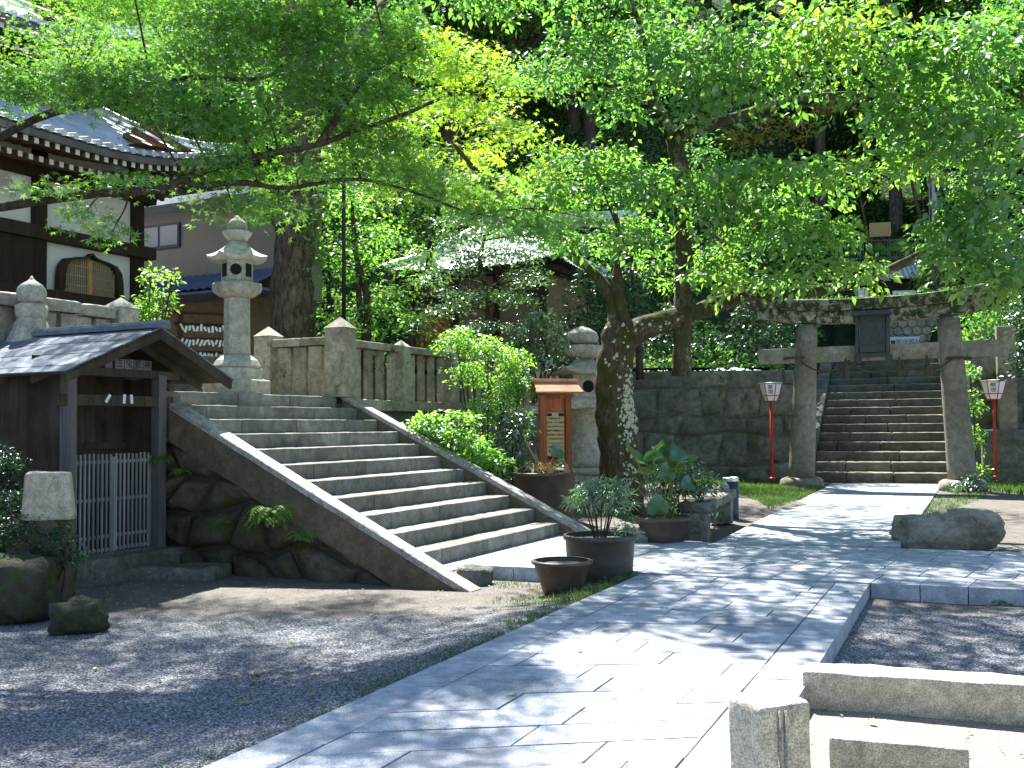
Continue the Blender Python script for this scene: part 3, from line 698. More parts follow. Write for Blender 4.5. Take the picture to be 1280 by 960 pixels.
# ================================================================== red paper lanterns
def red_lantern(loc, head_z, label, rz, s=1.0, text=True):
    L = thing('pole_lantern', loc, label, 'lantern', 'red framed white lanterns on poles'); x, y, z = loc
    T = Matrix.Translation(loc) @ Matrix.Rotation(rz, 4, 'Z')
    mb = MB(T); mb.tube([(0, 0, 0), (0, 0, head_z - .42 * s)], .035 * s, 10); mb.lathe([(.09, 0), (.09, .02), (.05, .04)], (0, 0, .01), 12); build(mb, 'pole', M['red'], L, smooth=True)
    h1, h2 = head_z - .42 * s, head_z - .29 * s; r0, r1, r2 = .13 * s, .19 * s, .26 * s
    sh = MB(T); sh.lathe([(r0, h1), (r1, h2), (r2, head_z)], seg=6, rot=R(0)); build(sh, 'lamp_shade', M['white'], L)
    fr = MB(T)
    for k in range(6):
        a = 2 * math.pi * k / 6; c, s_ = math.cos(a), math.sin(a); a2 = a + math.pi / 3; c2, s2 = math.cos(a2), math.sin(a2)
        fr.tube([(r0 * c, r0 * s_, h1), (r1 * c, r1 * s_, h2), (r2 * c, r2 * s_, head_z)], .011 * s, 5)
        for r, zz in ((r0, h1), (r1, h2), (r2, head_z)): fr.tube([(r * c, r * s_, zz), (r * c2, r * s2, zz)], .012 * s, 5)
    build(fr, 'frame', M['red'], L)
    rf = MB(T); rf.lathe([(.285 * s, head_z + .005), (.285 * s, head_z + .018), (.02, head_z + .035 * s)], seg=6); build(rf, 'cap', M['white'], L)
    if text:
        for k, ch in enumerate('献燈'):
            zc = head_z - .085 * s - k * .115 * s; f = (zc - h2) / (head_z - h2); rr = (r1 + (r2 - r1) * f) * math.cos(math.pi / 6) + .008
            TM = T @ Matrix.Translation((0, -rr, zc)) @ Matrix.Rotation(R(90 - 0), 4, 'X')
            text_mesh(ch, .125 * s, M['ink'], 'lettering', L, TM)
    return L
red_lantern(AT(965.5, 599, 24.3), 2.28, 'red framed white lantern on red pole beside the left torii pillar', R(-15))
red_lantern(AT(1245, 597, 23.2), 2.2, 'red framed white lantern on red pole before the square stone pillar', R(-26))
q = FR @ Vector((-.75, 11.2, 3.6)); red_lantern(q, 2.62, 'small white lantern at the head of the far stairs above the torii', R(-22), 1.0, False)

# ================================================================== right stone pillar on plinth, boulders, basin
c = AT(1260, 540, 24.0)
sp = thing('stone_pillar', (c.x, c.y, 0), 'tall square stone pillar on a block plinth at the right edge', 'pillar')
mb = MB(); rbox(mb, (c.x, c.y, (1.28 + 3.72) / 2), (.40, .40, 2.45), R(-20), r=.02, res=.2); build(mb, 'shaft', M['torii'], sp, smooth=True)
mb = MB(); rbox(mb, (c.x + .35, c.y + .1, .62), (1.75, .9, 1.3), R(-20), r=.04, res=.2); rbox(mb, (c.x + .35, c.y + .1, 1.15), (1.85, 1.0, .28), R(-20), r=.03, res=.2); build(mb, 'plinth', M['wall'], sp, smooth=True)

bc = G(1196, 683, -.03)
bs = MB(); FB = Matrix.Translation((bc.x, bc.y + .28, -.1)) @ Matrix.Rotation(R(-6), 4, 'Z'); bs.M = FB
def bas(p, q):                                   # a boulder with a hollow in its top
    th = q * math.pi * .93; ph = p * 2 * math.pi; s = math.sin(min(th, math.pi))
    v = Vector((s * math.cos(ph), s * math.sin(ph), math.cos(th))); m = max(abs(v.x), abs(v.y), abs(v.z)); v = v.lerp(v / m * .88, .62)
    k = 1 + .17 * noise.noise(v * 1.5 + Vector((4, 2, 9))) + .08 * noise.noise(v * 4 + Vector((1, 8, 3))); v *= k
    x, y, z = v.x * .66, v.y * .36, .22 + v.z * .27 + .05 * v.x
    h = ((x + .16) / .27) ** 2 + (y / .17) ** 2
    if v.z > .3 and h < 1: z -= .16 * (1 - h) ** .35
    return (x, y, z)
bs.grid(bas, 72, 44); build(bs, 'stone_basin', M['fence'], loc=tuple(FB.translation), smooth=True, label='rough boulder hollowed into a basin beside the paved crossing', cat='stone basin')
def lone_rock(c, d, seed, label, rz=0, mat='rock', boxy=.5, rough=.2, name='boulder', cat='rock', flat=None, n=14, group=None):
    mb = MB(); rock(mb, c, d, seed, rz, rough, boxy, n, flat=flat); return build(mb, name, M[mat], loc=(c[0], c[1], c[2] - d[2] / 2), smooth=True, label=label, cat=cat, group=group)
g = G(590, 731, -.12); lone_rock((g.x, g.y + .12, -.08), (.44, .34, .3), 3, 'small pale rounded stone at the foot of the stair edge')
for i, (px, py, wd, ht, lab) in enumerate(((925, 595, 34, 20, 'upright grey rock near the grass left of the torii'), (946, 598, 30, 16, 'low dark rock between upright rock and red lantern pole'), (985, 592, 36, 16, 'rounded bluish rock just left of the torii pillar'), (793, 672, 46, 20, 'flat grey rock at the foot of the cherry tree'), (758, 668, 34, 16, 'small round rock behind the feathery potted plant'))):
    g = G(px, py + 6, .0); k = g.y / F; lone_rock((g.x, g.y, ht * k * .4), (wd * k, wd * k * .8, ht * k * 1.2), 20 + i, lab)

# ================================================================== foreground post, kerbs
g = AT(962, 960, 3.45); pb = MB()
rbox(pb, (g.x, g.y, .12), (.20, .20, .84), R(22), r=.022, amp=.004, res=.05, seed=2, faces='xXyYZ')
fp = build(pb, 'stone_post', M['curb'], loc=(g.x, g.y, -.3), smooth=True, label='short square granite post with a vertical groove in the foreground', cat='post')
pb = MB(); T = Matrix.Translation((g.x, g.y, .10)) @ Matrix.Rotation(R(22), 4, 'Z')
pb.M = T
for sx in (-.012, .012): pb.tube([(sx - .02, -.1025, -.5), (sx - .02, -.1025, .42)], .006, 6)
build(pb, 'groove_bead', M['curb'], fp, smooth=True)
g = AT(905, 962, 3.7); mb = MB(); rbox(mb, (g.x - .02, g.y - .05, -.06), (.26, .3, .3), R(30), r=.03, res=.06); 
a, b = G(1003, 884, -.12), G(1280, 905, -.12); dd = (b - a).normalized(); an = math.atan2(dd.y, dd.x); L = 4.2
mb = MB(); c = a + dd * L / 2 + Vector((-dd.y, dd.x, 0)) * .125; rbox(mb, (c.x, c.y, -.03), (L, .25, .22), an, r=.018, amp=.014, res=.07, seed=9, frq=4)
build(mb, 'granite_kerb', M['curb'], loc=(a.x, a.y, -.12), smooth=True, label='long rough granite kerb along the near edge of the gravel bed', cat='kerb stone')
a, b = G(1037, 965, -.12), G(1213, 982, -.12); dd = (b - a).normalized(); an = math.atan2(dd.y, dd.x); L = (b - a).length
mb = MB(); c = a + dd * L / 2 + Vector((-dd.y, dd.x, 0)) * .09; rbox(mb, (c.x, c.y, -.05), (L, .18, .17), an, r=.014, amp=.006, res=.06, seed=10)
build(mb, 'kerb_block', M['curb'], loc=(a.x, a.y, -.12), smooth=True, label='short granite kerb block at the bottom edge, right of the grooved post', cat='kerb stone')

# ================================================================== stone fence (tamagaki)
def post(mb, u, v, z0, h, w, seed=0, capk=.16):
    rbox(mb, (u, v, z0 + (h - capk * w * 3) / 2), (w, w, h - capk * w * 3), r=.012, amp=.004, res=.16, seed=seed, top=(.95, .95))
    zt = z0 + h - capk * w * 3; k = w * .5
    mb.add([(u - k, v - k, zt), (u + k, v - k, zt), (u + k, v + k, zt), (u - k, v + k, zt), (u, v, z0 + h)], [(0, 1, 4), (1, 2, 4), (2, 3, 4), (3, 0, 4)])
    return mb
def fence_run(name, label, pts, posts, z0, slat_h, sw=.15, gap=.155, ph=1.0, pw=.24, rail=True):
    """pts: two (u,v) ends; posts: fractions; slats between"""
    o = S(*pts[0], z0); root = thing(name, o, label, 'stone fence'); a, b = Vector(pts[0]), Vector(pts[1]); L = (b - a).length; d = (b - a) / L; an = math.atan2(d.y, d.x)
    for i, s in enumerate(posts):
        p = a + d * L * s; mb = MB(FS); post(mb, p.x, p.y, z0, ph, pw, i); build(mb, 'fence_post', M['fence'], root)
    for s0, s1 in zip(posts, posts[1:]):
        x0, x1 = s0 * L + pw / 2 + .015, s1 * L - pw / 2 - .015; n = max(1, round((x1 - x0) / (sw + gap))); st_ = (x1 - x0) / n
        for i in range(n):
            p = a + d * (x0 + st_ * (i + .5)); mb = MB(FS); rbox(mb, (p.x, p.y, z0 + slat_h / 2 + .0), (st_ - gap + random.uniform(-.012, .012), .06, slat_h), an, r=.01, amp=.005, res=.2, seed=i + 5)
            build(mb, 'stone_slat', M['fence'], root, smooth=True)
        p0, p1 = a + d * x0, a + d * x1; m = (p0 + p1) / 2; mb = MB(FS); rbox(mb, (m.x, m.y, z0 + slat_h + .06), (x1 - x0, .22, .12), an, r=.02, amp=.006, res=.15); build(mb, 'rail', M['fence'], root, smooth=True)
    return root
fence_run('stone_fence', 'pale stone fence with pointed posts along the terrace right of the stairs', ((.34, 3.72), (11.2, 3.72)), [0, .147, .294, .45, .62, .79, 1.0], 1.90, .80, ph=1.03, pw=.25)
fence_run('stone_fence', 'short stone fence behind the stair head, between two thick pointed posts', ((.28, 5.15), (.12, 3.95)), [0], 1.92, .8, ph=1.17, pw=.34)
mb = MB(FS); post(mb, .10, 3.62, 1.92, 1.22, .36, 3); o = S(.1, 3.62, 1.92)
build(mb, 'stone_post', M['fence'], loc=o, label='thickest pointed stone post at the top right corner of the stairs', cat='post')
r2 = thing('stone_fence', S(.2, 4.4, 1.92), 'two broad stone slats under a rail at the stair head', 'stone fence')
for k, vv in enumerate((4.13, 4.42, 4.72)):
    mb = MB(FS); rbox(mb, (.2, vv, 2.32), (.13, .24, .8), r=.01, amp=.005, res=.2, seed=k); build(mb, 'stone_slat', M['fence'], r2, smooth=True)
for vv in (4.1, 4.66):
    mb = MB(FS); rbox(mb, (.2, vv, 2.79), (.22, .54, .13), r=.02, amp=.006, res=.15, seed=3); build(mb, 'rail', M['fence'], r2, smooth=True)

# stone fence and jewel-topped post left of the stairs, seen over the shed
def at_s(px, v):                                # point on plane v=const seen at pixel column px, in (u)
    d = ray(px, 500); k = d.x / d.y; A0 = .61 - .895 * v; B0 = 13.6 + .446 * v; return (k * B0 - A0) / (.446 - k * .895)
vL = 5.3
rt = thing('stone_fence', S(at_s(110, vL), vL, 1.92), 'pale stone fence with a pointed corner post rising behind the shed roof', 'stone fence')
u1, u2, u3 = at_s(150, vL), at_s(84, vL), at_s(-60, vL)
mb = MB(FS); post(mb, u1, vL, 1.92, 1.33, .36, 1, .14); build(mb, 'fence_post', M['lantern'], rt)
mb = MB(FS); post(mb, u2 - .12, vL + .55, 1.92, 1.36, .42, 2, .14); build(mb, 'fence_post', M['lantern'], rt)
for (a, b, vv, zz) in ((u1 - .2, u2 + .1, vL, 3.0), (u2 - .0, u3, vL - .1, 3.0)):
    mb = MB(FS); rbox(mb, ((a + b) / 2, vv, zz), (abs(a - b), .34, .17), r=.05, amp=.01, res=.15); build(mb, 'rail', M['lantern'], rt, smooth=True)
u = u1 - .35; k = 0
while u > u3:
    mb = MB(FS); rbox(mb, (u, vL - (.1 if u < u2 else 0), 2.42), (.24, .14, 1.0), r=.01, res=.2, seed=k); build(mb, 'stone_slat', M['lantern'], rt, smooth=True); u -= .31; k += 1
uj = at_s(38, vL - .45); o = S(uj, vL - .45, 1.92)
mb = MB(); z = o.z
z -= .30
mb.lathe([(.26, .0), (.26, .85), (.27, .87), (.22, 1.0), (.18, 1.10), (.15, 1.16)], (o.x, o.y, z), 8, R(22))
mb2 = MB(); mb2.lathe([(.13, 1.15), (.172, 1.18), (.182, 1.25), (.172, 1.31), (.13, 1.335)], (o.x, o.y, z), 32)
mb3 = MB(); mb3.lathe([(.10, 1.33), (.15, 1.37), (.166, 1.44), (.155, 1.51), (.115, 1.56), (.05, 1.60), (.022, 1.63), (.008, 1.66)], (o.x, o.y, z), 32)
jp = thing('finial_post', (o.x, o.y, z), 'round jewel-topped stone post rising above the shed roof', 'post')
build(mb, 'shaft', M['lantern'], jp); build(mb2, 'ring', M['lantern'], jp, smooth=True); build(mb3, 'jewel', M['lantern'], jp, smooth=True)

# ================================================================== stone lanterns
def hexroof(mb, c, r, z0, zt, up=.07, n=6, rot=0, rtop=.1):
    """lantern roof with upturned corners"""
    ns, nr = n * 8, 8; vs = []
    for j in range(nr + 1):
        f = j / nr
        for i in range(ns):
            a = 2 * math.pi * i / ns + rot; k = (a - rot) % (2 * math.pi / n) - math.pi / n
            rr = math.cos(math.pi / n) / math.cos(k); cor = (abs(k) / (math.pi / n)) ** 4
            rad = rtop + (r - rtop) * f; z = zt - (zt - z0) * (f ** .75) + up * cor * f ** 3
            vs.append((c[0] + rad * rr * math.cos(a), c[1] + rad * rr * math.sin(a), z))
    for i in range(ns):
        a = 2 * math.pi * i / ns + rot; k = (a - rot) % (2 * math.pi / n) - math.pi / n; rr = math.cos(math.pi / n) / math.cos(k); cor = (abs(k) / (math.pi / n)) ** 4
        vs.append((c[0] + r * .97 * rr * math.cos(a), c[1] + r * .97 * rr * math.sin(a), z0 - .045 + up * cor))
    for i in range(ns):
        a = 2 * math.pi * i / ns + rot
        vs.append((c[0] + r * .45 * math.cos(a), c[1] + r * .45 * math.sin(a), z0 - .05))
    fs = [(j * ns + i, (j + 1) * ns + i, (j + 1) * ns + (i + 1) % ns, j * ns + (i + 1) % ns) for j in range(nr + 2) for i in range(ns)]
    mb.add(vs, fs + [tuple(range(ns)), tuple(range((nr + 2) * ns, (nr + 3) * ns))[::-1]])
def stone_lantern(c, Hs, label, prof, n, rot, hole=True):
    """prof: dict of stage heights as fractions of the height Hs"""
    L = thing('stone_lantern', c, label, 'stone lantern'); x, y, z = c
    for nm, pr, seg, rr in prof['lathes']:
        mb = MB(); mb.lathe([(r * Hs, q * Hs) for r, q in pr], c, seg, rr); o = build(mb, nm, M['lantern'], L, smooth=seg > 12)
        if seg <= 12: o.modifiers.new('b', 'BEVEL').width = .012
    mb = MB(); r, z0, z1, up, rt_ = prof['roof']; hexroof(mb, c, r * Hs, z + z0 * Hs, z + z1 * Hs, up * Hs, n, rot, rt_ * Hs); build(mb, 'roof', M['lantern'], L, smooth=True)
    fb = prof['fire']; z0, z1, r = fb; hb = (z1 - z0) * Hs; ap = r * Hs * math.cos(math.pi / n)
    mb = MB(); mb.lathe([(r * Hs * .97, z0 * Hs), (r * Hs, z0 * Hs + .01), (r * Hs, z1 * Hs)], c, n, rot); fo = build(mb, 'fire_box', M['lantern'], L)
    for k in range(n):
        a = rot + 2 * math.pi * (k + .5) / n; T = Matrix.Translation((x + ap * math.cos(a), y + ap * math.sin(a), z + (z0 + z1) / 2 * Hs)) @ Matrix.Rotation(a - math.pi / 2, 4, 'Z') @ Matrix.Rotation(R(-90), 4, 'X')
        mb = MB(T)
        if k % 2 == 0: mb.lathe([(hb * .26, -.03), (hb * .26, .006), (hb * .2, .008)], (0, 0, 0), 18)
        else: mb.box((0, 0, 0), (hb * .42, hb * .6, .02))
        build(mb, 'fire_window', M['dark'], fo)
    return L
cl = AT(296, 500, 14.6); cl.z = 1.92
Hs = 2.5
stone_lantern(cl, Hs, 'tall slender pale stone lantern standing at the head of the stairs', dict(
    lathes=[('foot', [(.19, 0), (.19, .09), (.18, .095), (.145, .10), (.145, .16), (.135, .165)], 6, R(10)),
            ('foot_stone', [(.135, .165), (.14, .175), (.12, .21), (.088, .235), (.082, .24)], 6, R(10)),
            ('shaft', [(.078, .24), (.075, .56), (.078, .57)], 6, R(10)),
            ('platform', [(.09, .57), (.135, .60), (.143, .62), (.14, .655), (.09, .665)], 6, R(10)),
            ('jewel_base', [(.05, .90), (.075, .93), (.085, .95), (.05, .965)], 24, 0),
            ('jewel', [(.035, .96), (.055, .975), (.058, .995), (.04, 1.02), (.015, 1.04), (.002, 1.055)], 24, 0)],
    roof=(.172, .80, .90, .02, .045), fire=(.665, .79, .088)), 6, R(10))
cl = Vector((1.32, 19.0, .25)); Hs = 3.08
stone_lantern(cl, Hs, 'squat broad stone lantern with flared waist standing behind the noticeboard', dict(
    lathes=[('foot', [(.29, -.08), (.29, .045), (.26, .05), (.255, .1), (.22, .11)], 4, R(62)),
            ('foot_stone', [(.19, .105), (.2, .13), (.175, .15)], 32, 0),
            ('shaft', [(.18, .15), (.16, .19), (.115, .30), (.108, .36), (.125, .43), (.155, .485), (.165, .495)], 32, 0),
            ('platform', [(.21, .495), (.215, .5), (.215, .555), (.2, .56)], 4, R(62)),
            ('jewel_base', [(.07, .80), (.11, .825), (.125, .855), (.115, .88), (.075, .885)], 28, 0),
            ('jewel', [(.06, .885), (.095, .905), (.102, .93), (.09, .96), (.05, .985), (.01, 1.0)], 28, 0)],
    roof=(.27, .715, .80, .03, .07), fire=(.56, .70, .135)), 4, R(62))

# ================================================================== shed
sh = thing('wooden_shed', S(-4.55, 3.2, -.12), 'small weathered wooden shed with lattice doors and a board roof beside the stairs', 'shed')
UL, UR, VF, VB = -5.19, -3.97, 3.15, 6.0
g0 = -.12
mb = MB(FS)
def part(nm, fn, mat, par=sh, bevel=.004, **k):
    m_ = MB(FS); fn(m_); return build(m_, nm, M[mat], par, bevel=bevel, **k)
def sill(m_): rbox(m_, ((UL + UR) / 2, VF - .02, -.01), (UR - UL + .42, .42, .30), r=.03, amp=.012, res=.12, seed=4)
part('stone_sill', sill, 'rock', smooth=True, bevel=0)
for uu in (UL, UR): part('corner_post', lambda m_: m_.box((uu, VF, 1.08), (.115, .115, 1.98)), 'greywood')
part('cross_beam', lambda m_: m_.box(((UL + UR) / 2, VF - .012, 1.77), (UR - UL + .34, .075, .115)), 'shedwood')
part('tie_beam', lambda m_: m_.box(((UL + UR) / 2, VF - .005, 2.07), (UR - UL + .5, .10, .09)), 'shedwood')
part('king_post', lambda m_: m_.box((-4.72, VF, 2.24), (.10, .09, .3)), 'greywood')
def walls(m_):
    for (a, b, vv, ax) in ((VF, VB, UL - .02, 1), (VF, VB, UR + .0, 1)):
        n = 20
        for i in range(n): w_ = (b - a) / n; m_.box((vv, a + w_ * (i + .5), 1.0), (.02, w_ - .004, 2.05 + .0))
    n = 9; w_ = (UR - UL) / n
    for i in range(n): m_.box((UL + w_ * (i + .5), VF + .55, 1.15), (w_ - .004, .02, 2.2))
    m_.box(((UL + UR) / 2, (VF + VB) / 2, .06), (UR - UL, VB - VF, .1))
part('plank_walls', walls, 'shedwood', bevel=0)
part('inner_rail', lambda m_: m_.box(((UL + UR) / 2, VF + .52, 1.28), (UR - UL, .05, .08)), 'shedwood')
for k in range(2):
    a = UL + .06 + k * (UR - UL - .12) / 2; b = a + (UR - UL - .12) / 2
    def fr(m_):
        m_.box((a + .02, VF + .03 + k * .03, .66), (.035, .03, 1.02)); m_.box((b - .02, VF + .03 + k * .03, .66), (.035, .03, 1.02))
        for zz in (.19, .33, .72, 1.12): m_.box(((a + b) / 2, VF + .04 + k * .03, zz), (b - a - .07, .02, .035))
        n = 9
        for i in range(n): m_.box((a + .05 + (b - a - .1) * i / (n - 1), VF + .018 + k * .03, .68), (.022, .018, 1.05 + random.uniform(-.01, .01)))
    part('lattice_door', fr, 'lattice', bevel=.002)
part('threshold', lambda m_: m_.box(((UL + UR) / 2, VF, .13), (UR - UL - .12, .10, .07)), 'greywood')
# roof
RU0, RU1, RUA, RV0, RV1 = -5.60, -3.22, -4.36, 2.72, 6.4; ZA, ZE = 2.53, 2.01
ro = MB(FS)
def slope(side, off, th, c0, c1, v0, v1, tint=None, m_=None):
    ue = RU0 if side < 0 else RU1
    def P(c, v, dz): return (RUA + (ue - RUA) * c, v, ZA + (ZE - ZA) * c + dz + .05 * 0)
    vs = [P(c0, v0, off), P(c1, v0, off), P(c1, v1, off), P(c0, v1, off), P(c0, v0, off + th), P(c1, v0, off + th), P(c1, v1, off + th), P(c0, v1, off + th)]
    m_.add(vs, [(0, 1, 2, 3), (7, 6, 5, 4), (0, 4, 5, 1), (1, 5, 6, 2), (2, 6, 7, 3), (3, 7, 4, 0)], tint)
for side in (-1, 1):
    nrow = 7
    for r_ in range(nrow):
        c0, c1 = r_ / nrow, (r_ + 1.15) / nrow if r_ < nrow - 1 else 1.0; v = RV0 - .3 * random.random()
        while v < RV1:
            e = v + random.uniform(.42, .62); slope(side, .012 + .008 * (1 - r_ / nrow) + .004 * (r_ % 2), .012, c0, c1, max(v, RV0), min(e, RV1) - .003, m_=ro); v = e
roof = build(ro, 'roof', M['shingle'], sh)
mb = MB(FS)
for side in (-1, 1):
    slope(side, -.015, .024, 0, .985, RV0 + .02, RV1 - .02, .4, mb)
    for vv in (RV0 + .03, RV0 + .5, RV0 + 1.0): slope(side, -.10, .085, .0, .97, vv - .02, vv + .025, None, mb)
build(mb, 'roof_boarding', M['shedwood'], roof)
mb = MB(FS); mb.box((RUA, (RV0 + RV1) / 2, ZA + .045), (.17, RV1 - RV0 + .1, .055)); mb.box((RUA, (RV0 + RV1) / 2, ZA + .085), (.10, RV1 - RV0 + .14, .035)); build(mb, 'ridge_board', M['shingle'], roof, bevel=.006)
# name plates under the gable
mb = MB(FS)
for i in range(4): mb.box((-4.60 + i * .128, VF - .065, 2.165), (.118, .015, .105))
pl = build(mb, 'name_plate', M['greywood'], sh)
for i, ch in enumerate('三宝荒神'): text_mesh(ch, .095, M['ink'], 'lettering', pl, FS @ Matrix.Translation((-4.60 + i * .128, VF - .075, 2.165)) @ Matrix.Rotation(R(90), 4, 'X'))
for i, (uu, an) in enumerate(((-4.74, 35), (-4.52, 4), (-4.42, -6))):
    mb = MB(FS); mb.box((uu, VF - .056, 1.79), (.035, .006, .10), m=Matrix.Rotation(R(an), 4, 'Y')); build(mb, 'paper_strip', M['paper'], sh)
g = S(-4.55, 2.35, 0); o = G(228, 722, -.12); mb = MB(); rbox(mb, (o.x - .05, o.y + .1, -.10), (.95, .52, .2), R(-8), r=.05, amp=.03, res=.08, seed=6, frq=3)
build(mb, 'stepping_stone', M['rock'], loc=(o.x, o.y, -.15), smooth=True, label='flat worn stepping stone lying before the shed doors', cat='stone')
o = G(202, 706, -.1); lone_rock((o.x, o.y + .05, .0), (.22, .2, .28), 8, 'small brown upright stone at the right foot of the shed post', boxy=.7)
o = G(145, 718, -.1); lone_rock((o.x, o.y + .12, -.02), (.3, .25, .24), 9, 'dark rounded stone under the shed threshold', mat='boulder')

# stele and boulders at the left edge
o = AT(65, 645, 9.0)
stl = thing('stone_marker', (o.x, o.y, -.12), 'pale broken stone block standing on a dark rock at the left edge', 'stone marker')
mb = MB(); rbox(mb, (o.x - .03, o.y, .88), (.42, .28, .42), R(20), r=.03, amp=.02, res=.06, seed=12, frq=3, top=(.86, .9)); build(mb, 'block', M['curb'], stl, smooth=True)
mb = MB(); rock(mb, (o.x - .12, o.y + .05, .3), (.56, .5, .95), 31, 0, .12, .7, 16); build(mb, 'rock_base', M['boulder'], stl, smooth=True)
for px, py, dst, d, sd, lab in ((22, 705, 8.5, (.62, .5, .62), 41, 'large dark mossy boulder at the left edge below the bush'), (98, 752, 8.0, (.42, .36, .30), 42, 'smaller bluish rock right of the large mossy boulder')):
    c = AT(px, py, dst); lone_rock((c.x, c.y, -.12 + d[2] * .40), d, sd, lab, mat='darkrock', boxy=.45, rough=.3)

# ================================================================== noticeboard
NB = AT(695, 640, 16.4); FN = Matrix.Translation((NB.x, NB.y, 0)) @ Matrix.Rotation(R(16), 4, 'Z')
nb = thing('noticeboard', (NB.x, NB.y, 0), 'reddish wooden noticeboard with a little gabled roof beside the potted lotus', 'noticeboard')
for sx in (-.215, .215): mb = MB(FN); mb.box((sx, 0, .97), (.10, .11, 1.98)); build(mb, 'post', M['redwood'], nb, bevel=.005)
mb = MB(FN); mb.box((0, .02, 1.42), (.34, .04, .98)); bo = build(mb, 'board', M['redwood'], nb)
mb = MB(FN); mb.box((0, -.005, 1.33), (.295, .02, .70)); pn = build(mb, 'text_panel', M['cream'], bo)
mb = MB(FN); mb.box((-.10, -.018, 1.645), (.08, .008, .05)); mb.box((.10, -.018, 1.645), (.09, .008, .05)); mb.box((0, -.018, .955), (.24, .01, .05)); build(mb, 'heading_bars', M['ink'], bo)
rl = random.Random(3)
for i, ln in enumerate(['由緒のあらまし', '山門をくぐり石段を', '登ると本堂に至る', '境内の石燈籠は古く', '参道の奥に鳥居あり', '木々は四季の色を', 'うつして静かなり', '火気に注意のこと', '静粛に願います']):
    text_mesh(ln, .033, M['ink'], 'lettering', pn, FN @ Matrix.Translation((0, -.018, 1.585 - i * .066)) @ Matrix.Rotation(R(90), 4, 'X'))
mb = MB(FN); mb.box((0, 0, .88), (.34, .07, .09)); mb.box((0, 0, 1.94), (.34, .08, .07)); build(mb, 'cross_rail', M['redwood'], nb)
mb = MB(FN)
for sd_ in (-1, 1):
    vs = [(x, y, z + dz) for dz in (0, .03) for x, y, z in ((-.36, 0, 2.16), (.36, 0, 2.16), (.40, sd_ * .27, 1.98), (-.40, sd_ * .27, 1.98))]
    mb.add(vs, [(0, 1, 2, 3), (7, 6, 5, 4), (0, 4, 5, 1), (1, 5, 6, 2), (2, 6, 7, 3), (3, 7, 4, 0)] if sd_ > 0 else [(3, 2, 1, 0), (4, 5, 6, 7), (1, 5, 4, 0), (2, 6, 5, 1), (3, 7, 6, 2), (0, 4, 7, 3)])
mb.box((0, 0, 2.2), (.78, .07, .045)); nr_ = build(mb, 'roof', M['redroof'], nb, bevel=.004)
mb = MB(FN)
for sx in (-.215, .215): mb.add([(sx - .03, -.2, 1.99), (sx - .03, .2, 1.99), (sx - .03, 0, 2.14), (sx + .03, -.2, 1.99), (sx + .03, .2, 1.99), (sx + .03, 0, 2.14)], [(0, 2, 1), (3, 4, 5), (0, 3, 5, 2), (1, 2, 5, 4), (0, 1, 4, 3)])
build(mb, 'gable', M['redwood'], nb)

# ================================================================== bench, ashtray
a, b = Vector((2.36, 13.2, 0)), Vector((3.17, 15.55, 0)); d = (b - a).normalized(); an = math.atan2(d.y, d.x); c = (a + b) / 2
be = thing('stone_bench', (c.x, c.y, -.03), 'long rough stone slab bench on two block legs behind the lotus pot', 'bench')
mb = MB(); rbox(mb, (c.x, c.y, .40), ((b - a).length + .28, .42, .13), an, r=.03, amp=.02, res=.1, seed=5, frq=3); build(mb, 'seat', M['rock'], be, smooth=True)
for p in (a, b): mb = MB(); rbox(mb, (p.x, p.y, .15), (.26, .34, .38), an, r=.03, amp=.015, res=.1); build(mb, 'leg', M['rock'], be, smooth=True)
c = AT(914, 643, 16.2); z0 = -.04
at_ = thing('ashtray_stand', (c.x, c.y, z0), 'dark blue cylindrical ashtray stand at the far end of the stone bench', 'ashtray')
mb = MB(); mb.lathe([(.115, 0), (.12, .01), (.12, .62)], (c.x, c.y, z0), 28); build(mb, 'body', M['navy'], at_, smooth=True)
mb = MB(); mb.lathe([(.124, .60), (.126, .66), (.11, .665), (.10, .64), (.01, .635)], (c.x, c.y, z0), 28); build(mb, 'tray', M['steel'], at_, smooth=True)

# ================================================================== pots
def pot(c, prof, mat, fill, fillz, label, rim=None, name='plant_pot'):
    P = thing(name, c, label, 'plant pot'); mb = MB(); ins = [(r - .03, z) for r, z in prof[::-1] if z > fillz]
    mb.lathe(prof + ins, c, 40); build(mb, 'bowl', M[mat], P, smooth=True)
    if fill:
        r = min(prof, key=lambda q: abs(q[1] - fillz))[0]
        mb = MB(); mb.grid(lambda p, q: (c[0] + (r - .028) * q * math.cos(2 * math.pi * p), c[1] + (r - .028) * q * math.sin(2 * math.pi * p), c[2] + fillz + (.012 * noise.noise(Vector((p * 9, q * 9, 1))) if fill != 'water' else 0)), 32, 6); build(mb, 'soil' if fill != 'water' else 'water', M[fill], P, smooth=True)
    return P
def cyl(r0, r1, h, lip=.02): return [(r0 * .9, 0), (r0, .015), (r0 + (r1 - r0) * .5, h * .5), (r1, h - .05), (r1 + lip, h - .045), (r1 + lip, h - .005), (r1 + lip * .5, h)]
o = G(703, 743, -.10); c1 = (o.x, o.y + .02, -.115); pot(c1, [(.15, 0), (.17, .01), (.215, .15), (.262, .29), (.285, .30), (.288, .325), (.27, .33)], 'pot', 'water', .26, 'empty dark bowl with a reddish rim at the path edge, nearest of the pots')
c2 = (.86, 10.15, -.12); pot(c2, cyl(.315, .345, .5), 'pot2', 'soil', .44, 'large round pot with a feathery green plant behind the empty bowl')
o = G(831, 679, -.0); c3 = (o.x, o.y + .12, -.03); pot(c3, [(.22, 0), (.24, .01), (.28, .15), (.315, .29), (.345, .30), (.35, .34), (.33, .35)], 'pot', 'soil', .3, 'brown pot of tall drooping lotus leaves by the cherry tree')
